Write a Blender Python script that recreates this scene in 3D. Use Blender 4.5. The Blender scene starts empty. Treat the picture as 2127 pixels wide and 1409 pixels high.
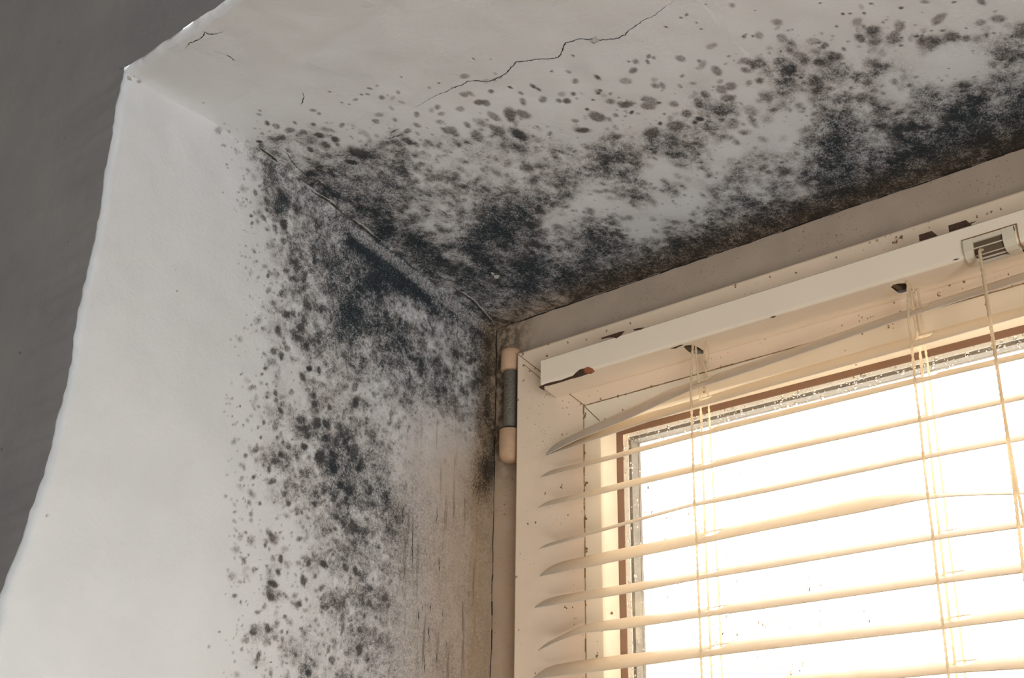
# Window recess with mould, casement window and venetian blind
SKY = 8.6
ROOM_LOC = (2.56, -2.1, -1.33); ROOM_TGT = (0.0, -2.1, -1.33); ROOM_P = 72.0
def _s(r, g, b): return tuple((c / 255 / 12.92) if c / 255 <= 0.04045 else ((c / 255 + 0.055) / 1.055) ** 2.4 for c in (r, g, b)) + (1.0,)
FRONT_A = _s(142, 138, 135); FRONT_B = _s(128, 127, 126)  # front wall base grey, darker than the recess plaster
FRAME_C = _s(190, 170, 150); SASH_C = _s(246, 221, 192)
import bpy, bmesh, math, random
import numpy as np
from mathutils import Matrix, Vector

# ------------------------------------------------------------------ camera
scene = bpy.context.scene
COL = scene.collection
CR = ((0.74493618, 0.66701249, 0.01282288), (-0.24855576, 0.29532769, -0.92249747), (-0.61910429, 0.68401454, 0.38579008))
CAM_POS = (0.6136, -0.6600, -0.3851)
cd = bpy.data.cameras.new('camera')
cam = bpy.data.objects.new('camera', cd)
COL.objects.link(cam)
cd.sensor_width = 36.0
cd.lens = 2679.95 / 2127.0 * 36.0
cd.clip_start = 0.01
m = Matrix.Identity(4)
for i in range(3):
    m[i][0] = CR[0][i]; m[i][1] = -CR[1][i]; m[i][2] = -CR[2][i]; m[i][3] = CAM_POS[i]
cam.matrix_world = m
scene.camera = cam
scene.cycles.max_bounces = 9

# ------------------------------------------------------------------ sky, light, exposure
W = bpy.data.worlds.new('overcast_sky')
scene.world = W
W.use_nodes = True
bg = W.node_tree.nodes['Background']
bg.inputs[0].default_value = (1.0, 1.0, 0.97, 1)
bg.inputs[1].default_value = SKY
scene.view_settings.view_transform = 'Standard'
scene.view_settings.look = 'None'
scene.view_settings.gamma = 1.0
scene.view_settings.use_curve_mapping = False
scene.view_settings.exposure = 0.0

def area(name, loc, target, size, power, color):
    l = bpy.data.lights.new(name, 'AREA'); l.shape = 'RECTANGLE'
    l.size, l.size_y = size; l.energy = power; l.color = color
    o = bpy.data.objects.new(name, l); COL.objects.link(o)
    o.location = loc
    o.rotation_euler = (Vector(target) - Vector(loc)).to_track_quat('-Z', 'Y').to_euler()
    return o
# fill light added on the right-hand wall, behind the viewer, to brighten the recess
area('room_fill_light', ROOM_LOC, ROOM_TGT, (1.1, 1.3), ROOM_P, (0.91, 0.95, 1.0))

# ------------------------------------------------------------------ measured data (metres, on the surfaces)
CEIL_MAP = [
[19,17,19,17,16,18,18,17,16,17,19,21,20,20,19,19,20,21,22,22,20,23,23,23,24,26,27,27,25,26,27,26,26,26,25,27,27,27,27,27,27,29,27,28,28,27,29,31,31,31,35,35,35,34,32,31,29,27,27,27,26,24,22,21,19,19,19,19,19,19,19,17,14,12,7,0,0,0],
[25,18,18,20,20,21,23,22,21,21,20,24,25,24,20,20,20,23,23,23,23,23,23,23,26,27,27,27,27,27,27,27,27,25,26,26,25,26,27,27,27,27,27,27,27,27,28,29,28,31,30,35,33,31,30,28,27,27,27,25,23,21,20,19,19,19,19,19,19,17,15,13,10,3,0,0,0,0],
[24,24,20,22,23,24,25,26,27,25,25,28,31,29,25,22,20,22,21,21,23,22,22,23,20,23,24,26,25,26,27,26,26,23,19,19,24,25,27,27,25,27,27,27,27,29,30,29,31,32,25,32,30,29,27,27,27,26,24,22,20,19,19,19,19,19,19,18,16,14,12,6,0,0,0,0,0,0],
[21,23,23,23,23,24,27,27,27,27,27,28,29,28,27,25,23,22,20,19,20,20,19,21,14,14,20,21,23,23,24,23,25,21,13,14,22,27,27,26,23,24,26,27,27,30,29,28,31,32,29,28,28,27,27,26,25,23,21,19,19,19,19,19,19,19,17,15,13,9,3,0,0,0,0,0,0,0],
[22,20,23,25,23,24,26,29,28,27,27,25,26,26,27,27,25,24,21,19,17,13,11,16,17,13,18,19,20,21,23,23,20,23,18,9,19,27,27,27,24,23,23,24,26,25,24,26,27,29,28,27,27,27,25,24,22,20,19,19,19,19,19,19,18,16,14,12,6,0,0,0,0,0,0,0,0,0],
[24,23,23,26,25,23,26,29,30,29,29,26,22,22,23,27,27,27,23,17,9,5,4,13,16,11,11,16,18,16,18,20,15,16,21,15,15,25,27,27,26,23,22,20,22,23,23,23,27,27,25,22,25,24,22,21,19,19,19,19,19,19,19,17,15,13,9,2,0,0,0,0,0,0,0,0,0,0],
[23,23,24,25,25,23,24,25,26,28,30,26,22,19,18,22,25,26,25,18,9,3,2,7,11,4,2,6,10,15,15,19,9,8,18,16,13,21,25,27,27,24,18,16,19,23,21,19,25,24,23,17,23,21,20,19,19,19,19,19,19,18,16,14,11,5,0,0,0,0,0,0,0,0,0,0,0,0],
[22,22,25,27,27,26,25,23,23,26,27,27,23,19,16,16,20,22,23,21,16,7,4,7,3,2,3,1,4,13,17,18,18,16,11,15,10,15,23,25,27,26,20,17,19,16,17,19,23,22,22,16,19,19,19,19,19,19,19,19,17,15,13,8,1,0,0,0,0,0,0,0,0,0,0,0,0,0],
[20,20,22,25,26,27,28,26,23,23,25,25,23,19,16,16,16,19,19,18,16,9,4,12,9,5,9,8,4,11,9,11,16,15,12,13,13,13,18,25,27,25,20,16,19,11,10,18,23,19,15,11,12,17,19,19,19,19,18,16,13,11,4,0,0,0,0,0,0,0,0,0,0,0,0,0,0,0],
[23,23,26,29,24,25,28,31,25,22,23,23,23,20,16,13,12,14,17,13,11,6,10,16,19,9,15,15,9,11,10,7,12,12,14,12,9,3,10,18,23,26,20,16,16,12,8,17,15,3,5,3,8,18,19,19,18,16,14,12,7,1,0,0,0,0,0,0,0,0,0,0,0,0,0,0,0,0],
[24,24,27,26,20,19,26,29,25,22,24,26,24,21,17,9,8,9,8,5,7,5,12,17,19,14,9,5,4,11,14,11,5,2,6,8,6,1,3,9,13,18,17,14,14,10,6,12,7,2,0,4,11,14,17,17,15,13,9,3,0,0,0,0,0,0,0,0,0,0,0,0,0,0,0,0,0,0],
[25,26,28,28,21,19,28,31,29,31,31,29,27,24,21,17,12,9,11,8,3,3,9,15,19,14,6,3,2,16,16,16,8,6,2,4,4,3,3,4,8,15,14,15,16,13,9,12,9,5,0,8,10,10,8,14,11,5,0,0,0,0,0,0,0,0,0,0,0,0,0,0,0,0,0,0,0,0],
[22,26,29,28,25,21,21,26,26,29,33,31,29,27,26,24,20,17,19,16,11,9,12,19,23,20,13,8,13,22,20,17,15,15,10,8,6,8,13,15,6,16,15,16,19,17,16,11,8,10,16,15,6,9,2,5,1,0,0,0,0,0,0,0,0,0,0,0,0,0,0,0,0,0,0,0,0,0],
[24,25,30,29,25,19,16,17,20,22,26,28,28,27,25,25,23,20,17,16,15,14,15,19,23,22,16,12,24,22,15,14,17,18,16,15,9,5,14,19,13,14,21,19,14,12,9,9,9,7,8,10,3,2,2,0,0,0,0,0,0,0,0,0,0,0,0,0,0,0,0,0,0,0,0,0,0,0],
[21,24,28,29,26,21,14,14,16,16,19,22,22,20,19,20,21,20,16,16,16,16,18,13,19,21,16,12,13,14,13,15,15,16,18,17,10,1,1,12,19,11,10,18,14,5,8,13,12,8,0,0,0,0,6,0,0,0,0,0,0,0,0,0,0,0,0,0,0,0,0,0,0,0,0,0,0,0],
[29,25,27,27,24,20,15,12,14,16,16,19,18,15,14,15,16,15,16,15,16,16,15,13,15,18,17,13,10,9,7,8,9,13,15,9,4,0,5,12,15,22,14,10,10,3,6,18,7,1,0,0,0,0,4,1,0,0,0,0,0,0,0,0,0,0,0,0,0,0,0,0,0,0,0,0,0,0],
[31,30,27,26,23,17,14,15,13,15,16,16,19,16,12,10,12,9,11,11,15,14,12,10,10,9,12,7,7,5,0,5,6,7,13,10,1,0,8,16,12,13,12,11,9,1,0,2,0,0,0,0,0,0,0,6,0,0,0,0,0,0,0,0,0,0,0,0,0,0,0,0,0,0,0,0,0,0],
[26,26,24,26,21,13,9,14,15,16,15,14,16,16,13,10,11,9,11,11,11,12,12,9,9,7,6,7,7,8,8,11,6,7,8,6,1,0,8,7,0,9,11,2,0,0,0,0,0,0,0,0,0,0,0,5,0,0,0,0,0,0,0,0,0,0,0,0,0,0,0,0,0,0,0,0,0,0],
[23,24,25,26,24,20,17,16,15,16,16,14,13,8,12,11,11,12,14,16,13,10,10,7,4,6,8,9,9,9,7,3,3,1,0,2,0,0,0,0,0,2,1,0,0,0,0,0,0,0,0,0,0,0,0,0,5,0,0,0,0,0,0,0,0,0,0,0,0,0,0,0,0,0,0,0,0,0],
[23,24,26,26,27,24,23,19,13,13,14,15,14,11,9,13,12,12,12,19,21,8,5,3,1,0,6,5,7,3,0,0,0,0,0,0,0,0,0,0,0,0,0,0,0,0,0,0,0,0,0,0,0,0,0,0,6,0,0,0,0,0,0,0,0,0,0,0,0,0,0,0,0,0,0,0,0,0],
[22,23,21,22,24,25,28,25,17,13,13,13,9,10,11,11,10,13,12,13,13,7,2,0,0,0,2,5,4,0,0,0,0,0,0,0,0,0,0,0,0,0,0,0,0,0,0,0,0,0,0,0,0,0,0,0,1,4,0,0,0,0,0,0,0,0,0,0,0,0,0,0,0,0,0,0,0,0],
[19,22,23,24,22,21,21,23,20,19,16,14,11,4,11,13,13,13,9,9,7,5,2,0,0,0,0,1,1,0,0,0,0,0,0,0,0,0,0,0,0,0,0,0,0,0,0,0,0,0,0,0,0,0,0,0,0,7,0,0,0,0,0,0,0,0,0,0,0,0,0,0,0,0,0,0,0,0],
[22,23,24,24,24,22,22,18,17,18,19,11,10,11,11,12,7,5,5,2,0,1,0,0,0,0,0,0,0,0,0,0,0,0,0,0,0,0,0,0,0,0,0,0,0,0,0,0,0,0,0,0,0,0,0,0,0,1,3,0,0,0,0,0,0,0,0,0,0,0,0,0,0,0,0,0,0,0],
[21,24,25,24,23,21,21,19,16,16,16,15,12,10,8,8,3,1,0,0,0,0,0,0,0,0,0,0,0,0,0,0,0,0,0,0,0,0,0,0,0,0,0,0,0,0,0,0,0,0,0,0,0,0,0,0,0,0,7,0,0,0,0,0,0,0,0,0,0,0,0,0,0,0,0,0,0,0],
[19,21,23,22,21,20,20,19,19,13,15,17,10,5,3,2,0,0,0,0,0,0,0,0,0,0,0,0,0,0,0,0,0,0,0,0,0,0,0,0,0,0,0,0,0,0,0,0,0,0,0,0,0,0,0,0,0,0,2,2,0,0,0,0,0,0,0,0,0,0,0,0,0,0,0,0,0,0],
[19,19,19,20,18,16,16,13,10,9,7,7,4,2,1,0,0,0,0,0,0,0,0,0,0,0,0,0,0,0,0,0,0,0,0,0,0,0,0,0,0,0,0,0,0,0,0,0,0,0,0,0,0,0,0,0,0,0,0,7,0,0,0,0,0,0,0,0,0,0,0,0,0,0,0,0,0,0],
[17,17,15,15,14,12,11,7,4,4,4,3,1,0,0,0,0,0,0,0,0,0,0,0,0,0,0,0,0,0,0,0,0,0,0,0,0,0,0,0,0,0,0,0,0,0,0,0,0,0,0,0,0,0,0,0,0,0,0,3,1,0,0,0,0,0,0,0,0,0,0,0,0,0,0,0,0,0],
[15,15,13,12,13,14,14,10,5,4,2,1,0,0,0,0,0,0,0,0,0,0,0,0,0,0,0,0,0,0,0,0,0,0,0,0,0,0,0,0,0,0,0,0,0,0,0,0,0,0,0,0,0,0,0,0,0,0,0,0,6,0,0,0,0,0,0,0,0,0,0,0,0,0,0,0,0,0],
[16,15,12,12,13,14,11,8,5,2,0,0,0,0,0,0,0,0,0,0,0,0,0,0,0,0,0,0,0,0,0,0,0,0,0,0,0,0,0,0,0,0,0,0,0,0,0,0,0,0,0,0,0,0,0,0,0,0,0,0,4,0,0,0,0,0,0,0,0,0,0,0,0,0,0,0,0,0],
[17,16,13,15,11,9,7,4,1,0,0,0,0,0,0,0,0,0,0,0,0,0,0,0,0,0,0,0,0,0,0,0,0,0,0,0,0,0,0,0,0,0,0,0,0,0,0,0,0,0,0,0,0,0,0,0,0,0,0,0,0,5,0,0,0,0,0,0,0,0,0,0,0,0,0,0,0,0],
[12,12,10,9,8,5,2,0,0,0,0,0,0,0,0,0,0,0,0,0,0,0,0,0,0,0,0,0,0,0,0,0,0,0,0,0,0,0,0,0,0,0,0,0,0,0,0,0,0,0,0,0,0,0,0,0,0,0,0,0,0,5,0,0,0,0,0,0,0,0,0,0,0,0,0,0,0,0],
[9,7,4,4,4,1,0,0,0,0,0,0,0,0,0,0,0,0,0,0,0,0,0,0,0,0,0,0,0,0,0,0,0,0,0,0,0,0,0,0,0,0,0,0,0,0,0,0,0,0,0,0,0,0,0,0,0,0,0,0,0,0,4,0,0,0,0,0,0,0,0,0,0,0,0,0,0,0],
[5,4,1,0,0,0,0,0,0,0,0,0,0,0,0,0,0,0,0,0,0,0,0,0,0,0,0,0,0,0,0,0,0,0,0,0,0,0,0,0,0,0,0,0,0,0,0,0,0,0,0,0,0,0,0,0,0,0,0,0,0,0,6,0,0,0,0,0,0,0,0,0,0,0,0,0,0,0],
[1,2,0,0,0,0,0,0,0,0,0,0,0,0,0,0,0,0,0,0,0,0,0,0,0,0,0,0,0,0,0,0,0,0,0,0,0,0,0,0,0,0,0,0,0,0,0,0,0,0,0,0,0,0,0,0,0,0,0,0,0,0,1,2,0,0,0,0,0,0,0,0,0,0,0,0,0,0],
[0,0,0,0,0,0,0,0,0,0,0,0,0,0,0,0,0,0,0,0,0,0,0,0,0,0,0,0,0,0,0,0,0,0,0,0,0,0,0,0,0,0,0,0,0,0,0,0,0,0,0,0,0,0,0,0,0,0,0,0,0,0,0,8,0,0,0,0,0,0,0,0,0,0,0,0,0,0],
[0,0,0,0,0,0,0,0,0,0,0,0,0,0,0,0,0,0,0,0,0,0,0,0,0,0,0,0,0,0,0,0,0,0,0,0,0,0,0,0,0,0,0,0,0,0,0,0,0,0,0,0,0,0,0,0,0,0,0,0,0,0,0,2,1,0,0,0,0,0,0,0,0,0,0,0,0,0],
[0,0,0,0,0,0,0,0,0,0,0,0,0,0,0,0,0,0,0,0,0,0,0,0,0,0,0,0,0,0,0,0,0,0,0,0,0,0,0,0,0,0,0,0,0,0,0,0,0,0,0,0,0,0,0,0,0,0,0,0,0,0,0,0,6,0,0,0,0,0,0,0,0,0,0,0,0,0],
[0,0,0,0,0,0,0,0,0,0,0,0,0,0,0,0,0,0,0,0,0,0,0,0,0,0,0,0,0,0,0,0,0,0,0,0,0,0,0,0,0,0,0,0,0,0,0,0,0,0,0,0,0,0,0,0,0,0,0,0,0,0,0,0,3,0,0,0,0,0,0,0,0,0,0,0,0,0],
[0,0,0,0,0,0,0,0,0,0,0,0,0,0,0,0,0,0,0,0,0,0,0,0,0,0,0,0,0,0,0,0,0,0,0,0,0,0,0,0,0,0,0,0,0,0,0,0,0,0,0,0,0,0,0,0,0,0,0,0,0,0,0,0,0,5,0,0,0,0,0,0,0,0,0,0,0,0],
[0,0,0,0,0,0,0,0,0,0,0,0,0,0,0,0,0,0,0,0,0,0,0,0,0,0,0,0,0,0,0,0,0,0,0,0,0,0,0,0,0,0,0,0,0,0,0,0,0,0,0,0,0,0,0,0,0,0,0,0,0,0,0,0,0,5,0,0,0,0,0,0,0,0,0,0,0,0],
[0,0,0,0,0,0,0,0,0,0,0,0,0,0,0,0,0,0,0,0,0,0,0,0,0,0,0,0,0,0,0,0,0,0,0,0,0,0,0,0,0,0,0,0,0,0,0,0,0,0,0,0,0,0,0,0,0,0,0,0,0,0,0,0,0,0,3,0,0,0,0,0,0,0,0,0,0,0],
[0,0,0,0,0,0,0,0,0,0,0,0,0,0,0,0,0,0,0,0,0,0,0,0,0,0,0,0,0,0,0,0,0,0,0,0,0,0,0,0,0,0,0,0,0,0,0,0,0,0,0,0,0,0,0,0,0,0,0,0,0,0,0,0,0,0,7,0,0,0,0,0,0,0,0,0,0,0],
[0,0,0,0,0,0,0,0,0,0,0,0,0,0,0,0,0,0,0,0,0,0,0,0,0,0,0,0,0,0,0,0,0,0,0,0,0,0,0,0,0,0,0,0,0,0,0,0,0,0,0,0,0,0,0,0,0,0,0,0,0,0,0,0,0,0,0,1,0,0,0,0,0,0,0,0,0,0]]
JAMB_MAP = [
[21,26,26,23,22,25,27,23,21,22,25,25,26,25,26,29,29,29,24,23,22,19,19,20,19,18,19,16,16,17,12,11,7,2,0,0,0,0,0,0,0,0,0,0,0,0],
[21,26,26,23,22,25,27,23,21,22,25,25,26,25,26,29,29,29,24,23,22,19,19,20,19,18,19,16,16,17,12,11,7,2,0,0,0,0,0,0,0,0,0,0,0,0],
[21,26,26,23,22,25,27,23,21,22,25,25,26,25,26,29,29,29,24,23,22,19,19,20,19,18,19,16,16,17,12,10,9,3,0,0,0,0,0,0,0,0,0,0,0,0],
[21,26,26,23,22,25,27,23,21,22,25,25,26,25,26,29,29,29,24,23,22,19,19,20,18,17,18,17,15,13,8,7,2,1,0,0,0,0,0,0,0,0,0,0,0,0],
[21,26,26,23,22,25,27,23,21,22,25,25,26,25,26,29,29,29,24,23,22,19,17,17,17,18,17,16,14,9,5,3,1,0,0,0,0,0,0,0,0,0,0,0,0,0],
[21,26,26,23,22,25,27,23,21,22,25,25,26,25,26,29,28,27,24,23,22,19,16,15,16,19,23,17,13,8,3,0,0,0,0,0,0,0,0,0,0,0,0,0,0,0],
[21,26,26,23,22,25,27,23,21,22,25,25,27,27,31,28,24,20,20,21,21,19,17,13,13,16,23,19,13,9,4,0,0,0,0,0,0,0,0,0,0,0,0,0,0,0],
[21,26,26,23,22,25,27,24,21,18,24,30,31,30,31,30,24,21,22,21,19,19,19,16,14,15,18,13,12,9,6,3,0,0,0,0,0,0,0,0,0,0,0,0,0,0],
[21,26,26,23,23,25,29,26,21,14,14,20,26,26,26,31,27,22,21,23,23,21,19,16,16,15,15,9,8,6,4,2,0,0,0,0,0,0,0,0,0,0,0,0,0,0],
[21,26,27,26,22,22,23,21,19,16,15,16,18,20,22,28,31,26,21,23,23,22,19,16,16,14,12,11,4,4,1,0,0,0,0,0,0,0,0,0,0,0,0,0,0,0],
[21,26,25,24,20,19,20,19,16,16,16,16,16,18,21,23,24,26,24,23,22,21,19,18,17,16,13,11,7,4,1,0,0,0,0,0,0,0,0,0,0,0,0,0,0,0],
[21,26,24,21,18,16,17,18,18,16,16,17,19,19,21,23,23,26,27,23,20,20,21,17,18,14,12,10,7,4,1,0,0,0,0,0,0,0,0,0,0,0,0,0,0,0],
[21,26,22,18,19,17,15,15,16,16,17,19,23,22,22,23,23,28,30,26,20,15,14,16,16,10,10,10,7,4,0,0,0,0,0,0,0,0,0,0,0,0,0,0,0,0],
[21,27,21,15,16,16,16,14,13,16,18,21,23,22,23,23,21,27,30,26,20,17,16,16,15,14,9,8,6,3,0,0,0,0,0,0,0,0,0,0,0,0,0,0,0,0],
[21,27,21,15,13,14,16,21,19,17,18,20,21,20,19,19,18,24,27,26,20,17,15,15,12,13,11,6,3,2,0,0,0,0,0,0,0,0,0,0,0,0,0,0,0,0],
[21,27,20,15,14,15,17,22,22,19,16,18,19,19,17,16,16,21,24,24,20,16,15,14,16,14,12,11,4,0,0,0,0,0,0,0,0,0,0,0,0,0,0,0,0,0],
[21,27,20,16,16,17,19,20,21,19,16,18,19,19,19,18,17,19,17,18,21,16,17,17,18,15,13,6,2,0,0,0,0,0,0,0,0,0,0,0,0,0,0,0,0,0],
[21,27,20,16,16,16,16,17,18,18,16,18,18,16,16,17,18,19,16,14,16,16,15,14,12,13,13,9,4,1,0,0,0,0,0,0,0,0,0,0,0,0,0,0,0,0],
[20,20,18,15,15,16,16,16,15,16,16,17,17,16,14,13,14,16,14,14,15,16,14,11,13,14,9,4,4,2,0,0,0,0,0,0,0,0,0,0,0,0,0,0,0,0],
[23,22,18,14,12,12,13,13,12,13,15,15,14,12,12,10,9,12,12,12,12,13,17,10,10,13,12,4,4,3,1,0,0,0,0,0,0,0,0,0,0,0,0,0,0,0],
[27,25,18,14,12,10,9,7,8,10,13,12,11,12,12,12,14,17,12,12,13,14,16,7,9,11,9,3,1,0,0,0,0,0,0,0,0,0,0,0,0,0,0,0,0,0],
[30,30,22,13,8,7,6,5,6,8,10,9,9,12,12,12,13,16,12,12,15,17,13,9,10,10,6,4,3,1,0,0,0,0,0,0,0,0,0,0,0,0,0,0,0,0],
[31,34,29,20,8,7,6,8,8,8,8,8,10,12,13,15,15,16,15,13,14,16,14,12,12,12,8,5,6,3,0,0,0,0,0,0,0,0,0,0,0,0,0,0,0,0],
[28,33,27,17,8,8,8,8,8,10,11,11,13,15,17,16,14,15,19,17,20,19,15,15,12,13,11,6,5,3,0,0,0,0,0,0,0,0,0,0,0,0,0,0,0,0],
[24,30,31,23,12,9,8,8,10,11,14,12,12,15,19,19,21,19,20,23,18,19,18,14,9,11,9,6,4,3,0,0,0,0,0,0,0,0,0,0,0,0,0,0,0,0],
[21,23,24,20,13,9,8,8,11,12,13,12,14,16,19,17,22,23,20,24,20,19,17,12,11,9,8,5,4,2,0,0,0,0,0,0,0,0,0,0,0,0,0,0,0,0],
[19,19,18,15,11,9,10,11,13,14,16,19,18,19,21,20,22,25,23,27,21,16,16,16,15,13,10,5,4,2,0,0,0,0,0,0,0,0,0,0,0,0,0,0,0,0],
[16,16,16,14,12,12,12,12,15,16,17,19,19,21,23,23,23,25,26,25,17,15,15,16,16,15,12,8,5,1,0,0,0,0,0,0,0,0,0,0,0,0,0,0,0,0],
[17,15,13,13,12,12,13,15,15,16,17,19,19,20,22,19,23,24,24,19,16,16,16,15,14,12,10,5,7,2,0,0,0,0,0,0,0,0,0,0,0,0,0,0,0,0],
[16,15,12,12,12,12,14,16,16,18,21,23,22,19,19,19,20,21,20,19,19,16,14,14,12,11,7,6,4,1,0,0,0,0,0,0,0,0,0,0,0,0,0,0,0,0],
[14,13,12,12,12,12,14,16,17,19,19,20,21,18,17,19,19,18,17,16,15,13,12,12,13,11,9,4,4,0,0,0,0,0,0,0,0,0,0,0,0,0,0,0,0,0],
[13,12,12,12,12,12,14,17,19,19,19,19,19,17,17,19,19,17,16,15,15,12,10,7,7,6,7,7,3,0,0,0,0,0,0,0,0,0,0,0,0,0,0,0,0,0],
[14,12,12,12,12,12,14,16,18,19,19,19,19,17,15,15,16,16,14,13,12,11,8,5,8,6,5,6,3,0,0,0,0,0,0,0,0,0,0,0,0,0,0,0,0,0],
[13,12,12,12,12,12,14,16,16,19,19,19,17,15,14,14,19,16,16,14,12,8,8,4,11,10,7,5,2,0,0,0,0,0,0,0,0,0,0,0,0,0,0,0,0,0],
[12,12,12,14,14,12,14,16,16,18,17,16,15,14,15,17,19,16,15,15,16,12,6,11,8,7,5,6,3,0,0,0,0,0,0,0,0,0,0,0,0,0,0,0,0,0],
[12,12,12,14,14,12,15,16,16,16,16,16,16,17,18,17,15,12,12,9,10,10,5,10,12,5,7,5,2,0,0,0,0,0,0,0,0,0,0,0,0,0,0,0,0,0],
[12,12,12,12,12,12,15,16,16,18,17,16,16,17,16,16,16,15,15,11,11,11,7,7,17,5,9,6,1,0,0,0,0,0,0,0,0,0,0,0,0,0,0,0,0,0],
[13,12,12,12,12,12,15,16,16,16,16,16,15,13,14,15,16,16,16,12,10,8,9,13,17,4,4,8,1,0,0,0,0,0,0,0,0,0,0,0,0,0,0,0,0,0],
[13,12,12,12,13,15,15,16,16,18,16,16,15,14,14,15,15,14,12,9,11,9,8,7,7,9,4,9,0,0,0,0,0,0,0,0,0,0,0,0,0,0,0,0,0,0],
[12,12,12,12,14,16,18,16,16,16,16,16,17,18,14,15,14,11,11,8,11,9,10,11,8,7,3,2,0,0,0,0,0,0,0,0,0,0,0,0,0,0,0,0,0,0],
[12,12,12,12,14,16,19,17,16,16,16,16,16,16,12,16,14,11,9,12,12,11,11,11,14,16,8,0,0,0,0,0,0,0,0,0,0,0,0,0,0,0,0,0,0,0],
[12,12,12,12,14,17,19,17,16,16,16,16,16,15,12,14,14,14,14,12,12,14,12,7,7,9,8,2,0,0,0,0,0,0,0,0,0,0,0,0,0,0,0,0,0,0],
[12,12,12,12,14,17,19,17,16,16,16,16,16,15,12,12,14,14,12,13,19,9,9,7,11,11,4,0,0,0,0,0,0,0,0,0,0,0,0,0,0,0,0,0,0,0],
[12,12,12,12,14,17,19,17,16,16,16,16,16,14,12,12,15,13,12,14,18,8,8,8,8,8,5,2,0,0,0,0,0,0,0,0,0,0,0,0,0,0,0,0,0,0],
[12,12,12,12,14,17,19,16,16,16,16,16,16,14,12,12,15,13,12,14,17,8,8,8,8,8,5,1,0,0,0,0,0,0,0,0,0,0,0,0,0,0,0,0,0,0],
[12,12,12,12,14,17,19,16,16,16,16,16,16,14,12,12,15,13,12,15,16,8,8,8,8,8,5,1,0,0,0,0,0,0,0,0,0,0,0,0,0,0,0,0,0,0],
[12,12,12,12,14,17,19,16,16,16,16,16,16,14,12,12,15,12,12,16,15,8,8,8,8,8,4,0,0,0,0,0,0,0,0,0,0,0,0,0,0,0,0,0,0,0],
[12,12,12,12,14,17,19,16,16,16,16,16,16,13,12,12,15,12,12,16,14,8,8,8,8,7,4,0,0,0,0,0,0,0,0,0,0,0,0,0,0,0,0,0,0,0],
[12,12,12,12,15,17,19,16,16,16,16,16,16,13,12,13,15,12,12,17,13,8,8,8,8,7,3,0,0,0,0,0,0,0,0,0,0,0,0,0,0,0,0,0,0,0],
[12,12,12,12,15,18,18,16,16,16,16,16,16,13,12,13,15,12,12,18,12,8,8,8,8,7,3,0,0,0,0,0,0,0,0,0,0,0,0,0,0,0,0,0,0,0]]
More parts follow.
